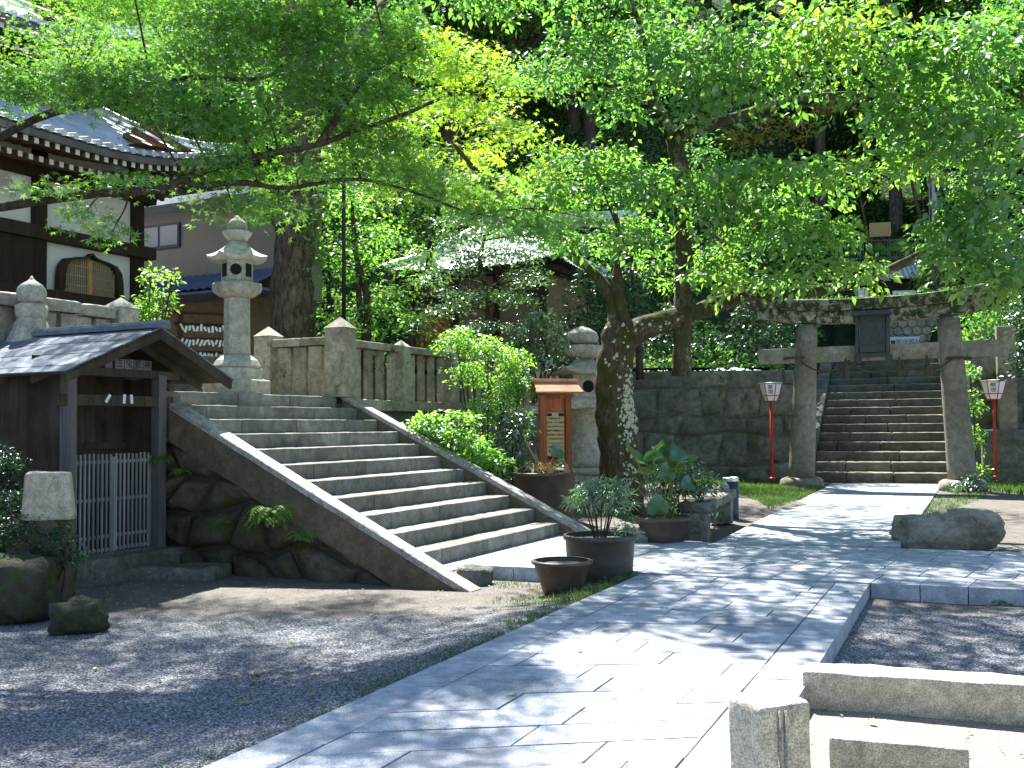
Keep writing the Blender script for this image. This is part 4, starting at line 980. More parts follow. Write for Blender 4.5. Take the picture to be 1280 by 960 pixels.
c4 = tuple(S(1.15, .75, -.03)); pot(c4, cyl(.42, .46, .82, .03), 'pot', 'soil', .77, 'big tub of withered lotus between the stair edge and the noticeboard')
# ================================================================== temple hall (upper left)
def px_u(px, v): return at_s(px, v)
VT = 11.6; UC = 3.6; Z0 = 2.7
te = thing('temple_hall', S(UC, VT, Z0), 'white plastered temple hall with dark timbers and two tiers of tiled roof', 'temple')
def tp(nm, fn, mat, par=te, bevel=.006, **k): m_ = MB(FS); fn(m_); return build(m_, nm, M[mat], par, bevel=bevel, **k)
UT0 = -9.0
wl = tp('wall', lambda m_: m_.box(((UT0 + UC) / 2, VT + 3, 4.9), (UC - UT0, 5.9, 4.5)), 'plaster', bevel=0)
up_posts = [UC, px_u(45, VT) , px_u(45, VT) - 2.45, px_u(45, VT) - 4.9]
for uu in up_posts: tp('timber_post', lambda m_: m_.box((uu, VT + .02, 5.0), (.26, .26, 4.6)), 'darkwood')
for zz, hh, dd in ((5.33, .26, .12), (6.55, .26, .12), (4.08, .30, .14)): tp('timber_beam', lambda m_: m_.box(((UT0 + UC) / 2 + .15, VT - .03, zz), (UC - UT0 + .5, dd + .2, hh)), 'darkwood')
u45 = px_u(45, VT)
tp('door_panel', lambda m_: [m_.box((u45 - .13 - .55 - i * .0, VT - .06, 4.75), (1.1, .06, 1.2)), m_.box((u45 - 1.8, VT - .06, 4.75), (1.1, .06, 1.2))], 'darkwood')
tp('skirt_boards', lambda m_: m_.box(((UT0 + UC) / 2, VT - .02, 3.4), (UC - UT0, .1, 1.4)), 'darkwood')
# bell-shaped window
uw = (px_u(70, VT) + px_u(143, VT)) / 2; ww = (px_u(143, VT) - px_u(70, VT)) / 2; zb, zt = 4.18, 5.02
def bell(k, off=0):
    pts = []
    for s, z in ((1.08, 0), (1.0, .12), (.98, .45), (.93, .68), (.78, .84), (.52, .90), (.30, .93), (.12, .97), (0, 1.06)): pts.append((s * ww * k, z))
    pts = pts + [(-a, b) for a, b in pts[:-1][::-1]]
    return [(uw + a, zb + off + b * (zt - zb) * (k * .5 + .5)) for a, b in pts]
mb = MB(FS); o_, i_ = bell(1.12, -.02), bell(.92, .03); n = len(o_)
vs = [(a, VT - .17, z) for a, z in o_] + [(a, VT - .17, z) for a, z in i_] + [(a, VT - .02, z) for a, z in o_] + [(a, VT - .02, z) for a, z in i_]
mb.add(vs, [(i, i + 1, n + i + 1, n + i) for i in range(n - 1)] + [(i + 1, i, 2 * n + i, 2 * n + i + 1) for i in range(n - 1)] + [(n + i, n + i + 1, 3 * n + i + 1, 3 * n + i) for i in range(n - 1)])
mb.box((uw, VT - .10, zb - .04), (2.4 * ww, .16, .10))
wf = build(mb, 'bell_window', M['darkwood'], te)
mb = MB(FS); mb.add([(a, VT - .03, z) for a, z in i_], [tuple(range(n))[::-1]]); mb.add([(a, VT - .03, z) for a, z in i_], [tuple(range(n))]); build(mb, 'paper_screen', M['shoji'], wf)
mb = MB(FS)
for i in range(25):
    uu = uw - ww * .86 + i * ww * 1.72 / 24; f = abs(uu - uw) / ww; top = zb + (zt - zb) * (.93 - .55 * max(0, f - .5) ** 1.4); mb.box((uu, VT - .07, (zb + .05 + top) / 2), (.012, .02, top - zb - .05))
for k in range(3): mb.box((uw, VT - .075, zb + .22 + k * .2), (ww * 1.72, .015, .014))
build(mb, 'lattice', M['shoji'], wf)
mb = MB(FS); mb.box((uw, VT - .085, zb + .4), (.09, .03, .74)); build(mb, 'centre_stile', M['amber'], wf)
tp('white_vent', lambda m_: m_.lathe([(.10, 0), (.13, .03), (.13, .25)], (px_u(2, VT), VT - .3, 6.0), 14), 'paper')

def tiled_roof(par, name, zE, u1, vE, uB, vB, zT, mat, u0, rise=.45, upt=1.0, tile=.27, hide_soffit=False):
    """front slope between the eave (v=vE) and the top (v=vB) with a turned-up right corner, plus its right hip side"""
    mb = MB(FS)
    def top(p, q):                     # p along u, q up the slope
        f = q; ua = u0 + (u1 - u0) * p; ub = u0 + (uB - u0) * p; u = ua + (ub - ua) * f
        v = vE + (vB - vE) * f; c = max(0, 1 - (u1 - ua) / 4.2)
        z = zE + (zT - zE) * (f ** 1.25) + rise * c ** 2.2 * (1 - f) ** 1.5
        return Vector((u, v, z))
    n = int((u1 - u0) / tile)
    vs = []; fs = []; prof = [(0, 0), (.16, .05), (.34, .05), (.5, 0)]
    nv = 16
    cols = [(i + a) / n * 1.0 for i in range(n) for a, _ in prof] + [1.0]; hh = [h for i in range(n) for _, h in prof] + [0]
    for j in range(nv + 1):
        for c_, h in zip(cols, hh):
            q = top(c_, j / nv); vs.append((q.x, q.y, q.z + h + .012 * (j % 2)))
    m = len(cols); fs = [(j * m + i, j * m + i + 1, (j + 1) * m + i + 1, (j + 1) * m + i) for j in range(nv) for i in range(m - 1)]
    mb.add(vs, fs, .5)
    # right hip slope
    def side(p, q):
        f = q; va = vE + (7.5 - 0) * p; A = top(1, f); v = A.y + (vE + 9 - A.y) * p; c = max(0, 1 - p * 2.2); return Vector((A.x, v, A.z - rise * (1 - f) ** 1.5 * (1 - c ** 2.2)))
    mb.grid(side, 30, 10, .4)
    o = build(mb, name, M[mat], par)
    # round eave tiles and edge board
    mb = MB(FS)
    for i in range(n):
        q = top((i + .25) / n, 0); mb.lathe([(.065, -.02), (.065, .02), (.05, .03)], (0, 0, 0), 10) if False else mb.tube([(q.x, q.y - .03, q.z + .03), (q.x, q.y + .2, q.z + .06)], .068, 8)
    build(mb, 'eave_tiles', M[mat], o)
    mb = MB(FS); K = 40
    for i in range(K):
        a, b = top(i / K, 0), top((i + 1) / K, 0); dz = Vector((0, .05, -.11)); mb.bar(a + dz, b + dz, .06, .13)
    build(mb, 'eave_board', M['greywood'], o)
    # two tiers of rafters with white painted ends
    ra, en = MB(FS), MB(FS); nr = int((u1 - u0) / .22)
    for i in range(nr):
        for tier, (vo_, dz) in enumerate(((.12, -.22), (.55, -.40))):
            q = top((i + .5) / nr, 0); ve = q.y + vo_; zz = q.z + dz; ln = 1.9 if tier else 1.2
            ra.bar((q.x, ve, zz), (q.x, ve + ln, zz + ln * .22), .085, .10); en.box((q.x, ve - .006, zz), (.088, .012, .10))
    build(ra, 'rafters', M['rafter'], o); build(en, 'rafter_ends', M['paper'], o)
    # soffit: fanned rafters of the right corner
    sf = MB(FS)
    for j in range(26):
        v = vE + .3 + j * .24; q = top(1, 0); c = max(0, 1 - (v - vE) / 4.0); zz = q.z - rise * (1 - c ** 2.2) - .28
        sf.bar((u1 - .15, v, zz), (u1 - 2.4, v + (.0 if j > 8 else (8 - j) * .0), zz + .45), .09, .11)
    mb = MB(FS); sf.add([tuple(top(k / 30, 0) + Vector((0, .3, -.12))) for k in range(31)] + [tuple(Vector((top(k / 30, 0).x, vE + 2.6, top(k / 30, 0).z + .35))) for k in range(31)], [(k, k + 1, 32 + k, 31 + k) for k in range(30)])
    sf.add([(u1 - .1, vE + .2 + k * .3, top(1, 0).z - .1 - rise * (1 - max(0, 1 - k * .3 / 4) ** 2.2)) for k in range(24)] + [(u1 - 2.6, vE + .2 + k * .3, top(1, 0).z + .35 - rise) for k in range(24)], [(k, k + 1, 25 + k, 24 + k) for k in range(23)])
    build(sf, 'soffit', M['rafter'], o)
    mb = MB(FS); q0 = [top(1, k / 10) for k in range(11)]; mb.tube([Vector(p) + Vector((0, 0, .08)) for p in q0], .14, 8); build(mb, 'hip_ridge', M[mat], o)
    return o
ue = px_u(292, 10.0)
tiled_roof(te, 'lower_roof', 6.88, ue, 10.0, UC - .2, VT + 1.2, 8.6, 'tile', UT0 - 1, rise=.75)
tp('upper_wall', lambda m_: m_.box(((UT0 + UC) / 2 - .6, VT + 3.8, 8.6), (UC - UT0 - 1.2, 4.6, 1.8)), 'darkwood', bevel=0)
uu2 = px_u(188, 11.5)
tiled_roof(te, 'upper_roof', 9.4, uu2, 11.5, uu2 - 1.6, VT + 3.2, 11.2, 'tile', UT0 - 1, rise=.85)

# ================================================================== grey house behind
gh = thing('grey_house', S(7.4, 12, 2.7), 'plain grey rendered house with a blue tiled lower roof behind the temple', 'house')
def hp(nm, fn, mat, par=gh, bevel=0): m_ = MB(FS); fn(m_); return build(m_, nm, M[mat], par, bevel=bevel)
UH = 7.4
hp('wall', lambda m_: [m_.box((UH + .9, 16.4, 6.0), (1.8, 11.1, 2.4))], 'greywall')
hp('lower_wall', lambda m_: m_.box((UH + 1.0, 16.4, 3.8), (1.4, 10.9, 2.4)), 'brownwall')
def zpx(px, py, u):                                    # height of the pixel on plane u=const
    d = ray(px, py); A0, B0 = .61 + .446 * u, 13.6 + .895 * u; k = d.x / d.y; v = (A0 - k * B0) / (.895 + k * .446); Y = B0 + .446 * v; return v, H + d.z / d.y * Y
v1, z1 = zpx(226, 303, UH); v2, z2 = zpx(178, 290, UH)
wn = hp('window', lambda m_: m_.box((UH - .02, (v1 + v2) / 2, (z1 + z2) / 2), (.10, abs(v2 - v1), abs(z1 - z2) + .25)), 'navy')
hp('pane', lambda m_: [m_.box((UH - .075, (v1 + v2) / 2 + s * abs(v2 - v1) * .25, (z1 + z2) / 2), (.02, abs(v2 - v1) * .44, abs(z1 - z2) + .12)) for s in (-1, 1)], 'glass', wn)
v1, z1 = zpx(330, 350, UH - 1.0); v2, z2 = zpx(190, 366, UH - 1.0)
mb = MB(FS); zr = (z1 + z2) / 2 - .1; n = 46
for i in range(n):
    v = 10.6 + i * 11.6 / n; mb.add([(UH - 1.2, v, zr), (UH - 1.2, v + .12, zr + .05), (UH - 1.2, v + .252, zr), (UH + .1, v + .252, zr + .62), (UH + .1, v + .12, zr + .67), (UH + .1, v, zr + .62)], [(0, 5, 4, 1), (1, 4, 3, 2)])
mb.box((UH - .6, 16.3, zr - .06), (1.2, 11.6, .06))
build(mb, 'lower_roof', M['bluetile'], gh)
mb = MB(FS); mb.prism([(UH - .8, 10), (UH + 2.2, 10), (UH + 2.2, 23), (UH - .8, 23)], 7.2, 7.36); build(mb, 'roof', M['tile'], gh)

# votive plaque rack
o = AT(256, 445, 18.2); ra_ = thing('plaque_rack', (o.x, o.y, 2.68), 'dark wooden rack hung with rows of white paper fortunes behind the tall lantern', 'rack')
T = Matrix.Translation((o.x, o.y, 2.68)) @ Matrix.Rotation(R(26), 4, 'Z')
for sx in (-.42, .46): mb = MB(T); mb.box((sx, 0, .42), (.09, .09, .95)); build(mb, 'post', M['darkwood'], ra_)
mb = MB(T)
for z in (.86, .66, .40, .16): mb.box((0, 0, z), (1.05, .05, .05))
build(mb, 'rail', M['darkwood'], ra_)
rr = random.Random(2)
for z in (.58, .33, .10):
    mb = MB(T)
    for i in range(13): mb.box((-.40 + i * .066, -.035, z + rr.uniform(-.02, .02)), (.035, .02, rr.uniform(.07, .13)), m=Matrix.Rotation(rr.uniform(-.5, .5), 4, 'Y'))
    build(mb, 'paper_row', M['paper'], ra_)

# lamp post with floodlight
o = AT(430, 425, 20.5); lp = thing('lamp_post', (o.x, o.y, 2.68), 'thin black lamp post carrying a small floodlight among the maple leaves', 'lamp post')
zt_ = AT(430, 96, 20.5).z
mb = MB(); mb.tube([(o.x, o.y, 2.6), (o.x, o.y, zt_)], .04, 10); mb.lathe([(.09, 0), (.09, .6), (.06, .65)], (o.x, o.y, 3.0), 12); build(mb, 'pole', M['black'], lp, smooth=True)
mb = MB(); mb.lathe([(.11, 0), (.11, .75), (.08, .8)], (o.x, o.y, 2.6), 12); build(mb, 'foot', M['white'], lp)
mb = MB(); mb.box((o.x + .28, o.y - .1, zt_ + .05), (.5, .3, .26), rz=.3); mb.bar((o.x - .3, o.y, zt_ + .16), (o.x + .6, o.y, zt_ - .1), .05, .05); hd = build(mb, 'floodlight', M['navy'], lp, bevel=.02)
mb = MB(); mb.box((o.x + .24, o.y - .27, zt_ + .05), (.42, .02, .2), rz=.3); build(mb, 'glass', M['glass'], hd)

# ================================================================== middle hall with hipped roof
c = AT(628, 400, 28.0); hl = thing('small_hall', (c.x, c.y, 2.7), 'small hall with brown walls and a bright hipped tile roof half hidden by trees', 'hall')
T = Matrix.Translation((c.x, c.y, 0)) @ Matrix.Rotation(R(-24), 4, 'Z')
ze, zr = AT(628, 349, 28).z, AT(628, 283, 28).z
mb = MB(T); a, b = 2.55, 2.2; e = [(-a, -b), (a, -b), (a, b), (-a, b)]; rl_ = .7
for (p, q, r0, r1) in ((e[0], e[1], (-rl_, 0), (rl_, 0)), (e[1], e[2], (rl_, 0), (rl_, 0)), (e[2], e[3], (rl_, 0), (-rl_, 0)), (e[3], e[0], (-rl_, 0), (-rl_, 0))):
    n = 22
    def fn(s, t_):
        x = (p[0] + (q[0] - p[0]) * s) * (1 - t_) + (r0[0] + (r1[0] - r0[0]) * s) * t_; y = (p[1] + (q[1] - p[1]) * s) * (1 - t_) + (r0[1] + (r1[1] - r0[1]) * s) * t_
        return (x, y, ze + (zr - ze) * t_ ** 1.2 + .035 * (int(round(s * 44)) % 2) + .18 * abs(2 * s - 1) ** 3 * (1 - t_) ** 2)
    mb.grid(fn, 44, 8, .5)
mb.box((0, 0, zr + .05), (2 * rl_ + .3, .22, .22))
for p, r0 in ((e[0], -rl_), (e[1], rl_), (e[2], rl_), (e[3], -rl_)): mb.tube([(p[0], p[1], ze + .2), (p[0] * .5 + r0 * .5, p[1] * .5, (ze * .56 + zr * .44) + .06), (r0, 0, zr + .06)], .09, 6)
build(mb, 'roof', M['tile'], hl)
mb = MB(T); mb.box((0, 0, (2.6 + ze) / 2), (3.9, 3.3, ze - 2.6)); build(mb, 'wall', M['brownwall'], hl)
for sx in (-1.9, -.6, .6, 1.9): mb = MB(T); mb.box((sx, -1.67, (2.6 + ze) / 2), (.16, .12, ze - 2.6)); build(mb, 'timber_post', M['darkwood'], hl)
mb = MB(T); mb.box((0, -1.7, ze - .7), (4.1, .10, .18)); mb.box((0, 0, ze - .08), (4.6, 3.9, .14)); build(mb, 'timber_beam', M['darkwood'], hl)
mb = MB(T); mb.box((-1.2, -1.70, 3.9), (.9, .04, 1.5)); build(mb, 'door', M['redwood'], hl)

# pale house far behind, between the hall and the cherry trunk
c = AT(712, 330, 38); wh = thing('pale_house', (c.x, c.y, hz(c.x, c.y)), 'pale house with small windows glimpsed behind the hall roof', 'house')
T = Matrix.Translation((c.x, c.y + 2, 0)) @ Matrix.Rotation(R(-10), 4, 'Z')
mb = MB(T); mb.box((0, 0, 6.5), (5.0, 4, 5.2)); build(mb, 'wall', M['white'], wh)
mb = MB(T); mb.prism([(-2.9, -2.5), (2.9, -2.5), (2.9, 2.5), (-2.9, 2.5)], 9.1, 9.4); build(mb, 'roof', M['tile'], wh)
for i in range(4):
    mb = MB(T); mb.box((-1.5 + i * .95, -2.03, 7.6), (.55, .08, .8)); w_ = build(mb, 'window', M['navy'], wh)
    mb = MB(T); mb.box((-1.5 + i * .95, -2.09, 7.6), (.42, .03, .66)); build(mb, 'pane', M['glass'], w_)

# ================================================================== little shrine, signs, railing, pole above the far stairs
c = AT(1120, 375, 42.5); zb_ = hz(c.x, c.y); shn = thing('small_shrine', (c.x, c.y, zb_), 'small dark roofed shrine above the far stairs with a white board', 'shrine')
T = Matrix.Translation((c.x, c.y, 0)) @ Matrix.Rotation(R(-15), 4, 'Z')
mb = MB(T); zz = AT(1120, 352, 42.5).z
mb.add([(-1.15, -.9, zz), (1.15, -.9, zz), (1.15, .9, zz), (-1.15, .9, zz), (-.95, 0, zz + .7), (.95, 0, zz + .7)], [(0, 1, 5, 4), (2, 3, 4, 5), (1, 2, 5), (3, 0, 4), (3, 2, 1, 0)])
for i in range(12): mb.tube([(-1.1 + i * .2, -.92, zz + .03), (-.9 + i * .165, -.02, zz + .74)], .05, 6)
build(mb, 'roof', M['tile'], shn)
mb = MB(T); mb.box((0, .1, (zb_ + zz) / 2), (1.5, 1.1, zz - zb_)); build(mb, 'wall', M['darkwood'], shn)
for sx in (-.8, .8): mb = MB(T); mb.box((sx, -.6, (zb_ + zz) / 2), (.12, .12, zz - zb_)); build(mb, 'post', M['amber'], shn)
def board(px, py, dist, wd, ht, label, mat='paper', legs=True, text=None, zbase=None, rz=-15, name='sign_board'):
    c = AT(px, py, dist); zb = hz(c.x, c.y) if zbase is None else zbase
    s_ = thing(name, (c.x, c.y, zb), label, 'sign'); T = Matrix.Translation((c.x, c.y, c.z)) @ Matrix.Rotation(R(rz), 4, 'Z')
    mb = MB(T); mb.box((0, 0, 0), (wd, .05, ht)); pnl = build(mb, 'panel', M[mat], s_, bevel=.006)
    mb = MB(T)
    for sx in (-wd * .42, wd * .42): mb.box((sx, .05, (zb - c.z) / 2), (.06, .06, c.z - zb + ht))
    build(mb, 'legs', M['greywood'], s_)
    if text: text_mesh(text[0], text[1], M['ink'], 'lettering', pnl, T @ Matrix.Translation((text[2], -.03, -.03)) @ Matrix.Rotation(R(90), 4, 'X'))
    return T, pnl
T, pnl = board(1131, 427, 36.6, 1.02, .34, 'white sign with dark lettering at the head of the far stairs', text=('芸守祖社', .22, .12), zbase=3.6)
mb = MB(T); mb.box((-.40, -.03, -.03), (.15, .012, .17)); build(mb, 'emblem', M['bronze'], pnl)
board(1130, 369, 41.5, .88, .38, 'white board in front of the small shrine', text=('奉納御礼', .17, 0))
board(1100, 287, 48.5, .98, .68, 'yellowish board on posts behind the railing, upper right', mat='cream')
a, b = AT(1020, 303, 50), AT(1175, 298, 48); rlg = thing('metal_railing', (a.x, a.y, a.z - 1), 'thin grey metal railing on the slope beneath the yellowish board', 'railing')
mb = MB()
for dz in (0, -.85): mb.bar(a + Vector((0, 0, dz)), b + Vector((0, 0, dz)), .06, .06)
for i in range(42): p = a.lerp(b, i / 41); mb.tube([p, p - Vector((0, 0, 1.0))], .018, 5)
build(mb, 'bars', M['greywall'], rlg)
c = AT(1169, 345, 45); tz = AT(1169, 226, 45).z; up_ = thing('utility_pole', (c.x, c.y, hz(c.x, c.y)), 'pale concrete utility pole rising on the slope at the upper right', 'utility pole')
mb = MB(); mb.tube([(c.x, c.y, hz(c.x, c.y) - .3), (c.x, c.y, tz + 1)], [.21, .17], 14); build(mb, 'pole', M['concrete'], up_, smooth=True)
mb = MB(); mb.box((c.x + .2, c.y - .2, tz - .3), (.35, .3, .5)); mb.bar((c.x - .8, c.y - .1, tz + .4), (c.x + .8, c.y - .1, tz + .4), .08, .08); build(mb, 'crossarm', M['navy'], up_)

# ================================================================== TREES
def tree(name, label, cat, base, limbs, clumps, bark, leaf, size, group=None, tw=True, twr=.018, twsub=5, seg=9, **k):
    """limbs: lists (points, r0, r1); clumps in world coordinates"""
    root = thing(name, base, label, cat, group); mb = MB(); nodes = []
    for pts, r0, r1 in limbs: nodes += limb(mb, pts, r0, r1, seg if r0 > .08 else 7, wob=.3)
    tr = build(mb, 'trunk', M[bark], root, smooth=True)
    if tw:
        m2 = MB(); twigs(m2, nodes, clumps, twr, twsub); build(m2, 'twigs', M[bark], tr)
    crown('crown', M[leaf], clumps, size, root, **k); return root
def C(px, py, d, rx, rz, n, t=.45, ry=None): c = AT(px, py, d); return ((c.x, c.y, c.z), (rx, ry or rx * .9, rz), n, t)

# T1 the maple hanging in from the left
b0 = Vector((-5.25, 8.7, -.12))
P1 = [b0, (-5.2, 8.6, 1.6), (-5.0, 8.5, 2.7), AT(-20, 262, 8.5), AT(110, 243, 8.4), AT(200, 236, 8.4), AT(240, 219, 8.5), AT(320, 196, 8.7), AT(400, 180, 8.9), AT(440, 165, 9.1), AT(500, 145, 9.3), AT(548, 124, 9.5)]
P2 = [AT(230, 225, 8.5), AT(250, 232, 8.5), AT(300, 228, 8.6), AT(360, 235, 8.8), AT(440, 224, 9.1), AT(510, 238, 9.5), AT(590, 268, 9.8)]
P3 = [(-5.0, 8.5, 2.7), (-5.0, 8.8, 3.6), AT(40, 150, 9.2), AT(130, 128, 9.2), AT(200, 108, 9.2), AT(240, 97, 9.2), AT(330, 97, 9.4), AT(370, 60, 9.6), AT(420, 10, 9.8)]
P4 = [(-4.9, 8.6, 2.0), (-4.4, 8.0, 4.5), (-3.2, 7.8, 6.2), (-1.0, 8.2, 7.0), (.6, 8.4, 7.2)]
cl = [C(20, 98, 8.3, .4, .10, 24, .15), C(90, 104, 8.4, .5, .13, 34, .15), C(165, 108, 8.4, .45, .16, 36, .2), C(225, 135, 8.5, .4, .2, 26, .35), C(225, 66, 8.6, .25, .10, 10, .6), C(275, 75, 8.8, .4, .2, 22, .45),
      C(280, 25, 9.0, .5, .28, 42, .4), C(345, 50, 9.1, .5, .3, 48, .35), C(400, 25, 9.2, .5, .3, 52, .45), C(455, 70, 9.2, .5, .32, 56, .4), C(400, 110, 9.0, .5, .25, 44, .4), C(480, 120, 9.3, .42, .25, 38, .45), C(505, 40, 9.3, .3, .3, 30, .5),
      C(330, 130, 8.8, .35, .15, 16, .45), C(300, 165, 8.7, .45, .15, 30, .45), C(430, 160, 9.2, .4, .2, 28, .45), C(500, 180, 9.4, .42, .2, 30, .5), C(520, 215, 9.5, .35, .14, 18, .55), C(440, 205, 9.2, .4, .16, 22, .5), C(560, 240, 9.7, .35, .16, 20, .55), C(610, 262, 9.9, .35, .15, 20, .55), C(670, 285, 10.1, .35, .14, 20, .5), C(730, 272, 10.2, .2, .1, 8, .55),
      C(370, 215, 8.9, .4, .12, 16, .5), C(275, 190, 8.5, .3, .10, 9, .5), C(290, 215, 8.7, .4, .12, 20, .5), C(150, 225, 8.4, .4, .07, 12, .4), C(60, 232, 8.2, .25, .05, 6, .4), C(105, 268, 8.1, .22, .06, 7, .45), C(140, 290, 8.1, .18, .05, 5, .5), C(290, 255, 8.7, .35, .1, 12, .5), C(350, 260, 8.9, .3, .1, 10, .55), C(30, 118, 8.2, .3, .06, 10, .2)]
def SH(px, py, z, r, n_, t_=.4, rz_=.4):      # a clump of crown whose shadow falls at the ground seen at (px, py)
    g = G(px, py, 0); c_ = g + sdir / sdir.z * z; return (tuple(c_), (r, r, rz_), n_, t_)
shade = [SH(240, 742, 7.8, .55, 26), SH(370, 745, 7.8, .5, 22), SH(450, 735, 8, .5, 20), SH(150, 735, 8, .6, 26), SH(330, 800, 7.2, .35, 12), SH(100, 765, 7.4, .9, 50), SH(210, 795, 7.2, .7, 34), SH(20, 800, 7.0, .9, 50), SH(330, 755, 7.8, .5, 16), SH(60, 870, 6.2, 1.3, 80), SH(200, 900, 6.4, 1.2, 80), SH(120, 780, 7.0, 1.3, 70), SH(330, 880, 6.6, 1.0, 60), SH(430, 930, 6.2, .8, 44), SH(280, 800, 7.2, .8, 36), SH(500, 850, 7.0, .9, 42), SH(560, 780, 7.6, 1.1, 46), SH(470, 760, 7.6, .8, 30), SH(620, 870, 6.9, .8, 36), SH(560, 950, 5.8, .7, 36), SH(630, 790, 7.6, .8, 36), SH(40, 740, 7.4, 1.4, 70), SH(150, 700, 7.8, 1.2, 50), SH(0, 690, 8, 1.4, 60)]
shade = [(a_, b_, int(n_ * 2.5), t_) for a_, b_, n_, t_ in shade]
shade_ = [((-3.2, 7.8, 6.0), (1.5, 1.3, .5), 95, .4), ((-1.2, 8.4, 7.0), (1.4, 1.2, .5), 85, .4), ((-3.8, 6.0, 6.4), (1.6, 1.4, .5), 95, .4), ((-2.4, 10.2, 6.8), (1.4, 1.3, .5), 70, .4), ((-.3, 10.2, 6.8), (1.2, 1.1, .4), 60, .4), ((-1.5, 6.2, 6.9), (1.2, 1.2, .45), 55, .4), ((-5.2, 8.5, 5.6), (1.4, 1.8, .6), 90, .3), ((-6, 11, 6.5), (1.6, 1.8, .6), 80, .3)]
cl = [(a, tuple(q * 1.0 for q in b), int(n_ * 1.55), t_ * .8) for a, b, n_, t_ in cl]
tree('maple_tree', 'japanese maple reaching in from the upper left with long dark limbs over the shed', 'tree', tuple(b0), [(P1[:4], .15, .045), (P1[3:], .04, .017), (P2, .03, .011), (P3, .045, .012), (P4, .10, .03), ([AT(400, 180, 8.9), AT(455, 100, 9.1), AT(520, 60, 9.3)], .035, .012), ([(-4.4, 8.0, 4.5), (-4.2, 6.5, 6.0)], .07, .03)], cl + shade, 'barkmaple', 'lf_maple', .075, tpl=MAPLE, k=15, rad=.20, flat=.2, droop=.25, tilt=.4, twr=.008, twsub=4)

# T2 the lichened cherry
tb = G(775, 640, .05); tb = Vector((1.85, 17.2, -.05)); D0 = 17.2
tp_ = [tb, AT(777, 600, D0), AT(772, 545, D0), AT(768, 490, D0), AT(772, 430, D0), AT(782, 408, D0)]
LH = [AT(772, 432, D0), AT(800, 412, D0 - .2), AT(850, 397, D0 - .4), AT(900, 380, D0 - .7), AT(940, 367, D0 - .9), AT(1000, 366, D0 - 1.1), AT(1060, 356, D0 - 1.3), AT(1110, 338, D0 - 1.4), AT(1162, 314, D0 - 1.5)]
LV = [AT(852, 470, D0 - .35), AT(853, 398, D0 - .35), AT(855, 330, D0 - .4), AT(853, 270, D0 - .4), AT(851, 215, D0 - .4), AT(842, 172, D0 - .4)]
LL = [AT(768, 425, D0), AT(766, 380, D0 + .1), AT(745, 345, D0 + .2), AT(700, 308, D0 + .4), AT(650, 268, D0 + .5), AT(605, 225, D0 + .6), AT(565, 178, D0 + .7)]
V1 = [AT(842, 172, D0 - .4), AT(880, 145, D0 - .7), AT(940, 110, D0 - 1), AT(1000, 70, D0 - 1.4), AT(1080, 20, D0 - 1.8)]
V2 = [AT(842, 172, D0 - .4), AT(905, 150, D0 - .2), AT(990, 125, D0), AT(1070, 118, D0), AT(1130, 125, D0)]
V3 = [AT(842, 172, D0 - .4), AT(820, 120, D0 - .6), AT(805, 50, D0 - .8), AT(770, -60, D0 - 1)]
V4 = [AT(853, 260, D0 - .4), AT(900, 300, D0 - .8), AT(930, 330, D0 - 1.0), AT(960, 350, D0 - 1.0)]
V5 = [AT(1080, 20, D0 - 1.8), (4.5, 14, 9), (3, 12.5, 9.5)]
cc = [C(735, 50, 16, .8, .5, 40, .35), C(770, 120, 16.5, .7, .4, 30, .25), C(740, 200, 16.5, .9, .35, 40, .5), C(680, 240, 16.5, .8, .35, 34, .55), C(800, 230, 16, .6, .4, 26, .5), C(790, 300, 16, .6, .3, 20, .5),
      C(850, 60, 15.5, 1.0, .5, 60, .35), C(900, 100, 15, .9, .3, 30, .3), C(960, 45, 14.5, 1.1, .45, 60, .5), C(1050, 40, 14, 1.1, .5, 66, .6), C(1140, 70, 13.5, 1.0, .5, 60, .55), C(1230, 60, 13, 1.0, .5, 60, .55), C(1180, 150, 13.5, .9, .4, 50, .5), C(1250, 170, 13, .8, .5, 50, .5), C(1120, 135, 14, .8, .3, 36, .4), C(1000, 100, 15, .8, .15, 16, .3), C(930, 215, 15, .8, .3, 28, .5), C(1010, 215, 15, .9, .28, 34, .6), C(1070, 215, 14.5, .7, .28, 26, .5), C(990, 300, 15, .7, .22, 26, .5), C(1045, 290, 14.8, .5, .25, 20, .4), C(1030, 330, 15, .5, .12, 10, .5), C(880, 250, 15.5, .6, .5, 34, .5), C(960, 270, 15.5, .8, .35, 38, .45), C(905, 330, 16, .5, .3, 20, .4), C(1230, 250, 13, .7, .4, 36, .45), C(1160, 190, 14, .5, .2, 14, .5), C(650, 265, 17, .5, .2, 22, .6), C(715, 300, 17, .45, .18, 20, .5), C(600, 215, 17.3, .4, .2, 14, .7), C(985, 345, 15.3, .45, .1, 14, .6), C(1075, 335, 15, .4, .1, 12, .5), C(1215, 315, 13, .5, .2, 30, .7), C(1255, 345, 12.6, .45, .18, 30, .6), C(1190, 285, 13.4, .4, .15, 20, .6), C(930, 355, 15.8, .4, .1, 10, .5), C(870, 130, 15.2, .6, .25, 14, .3)]
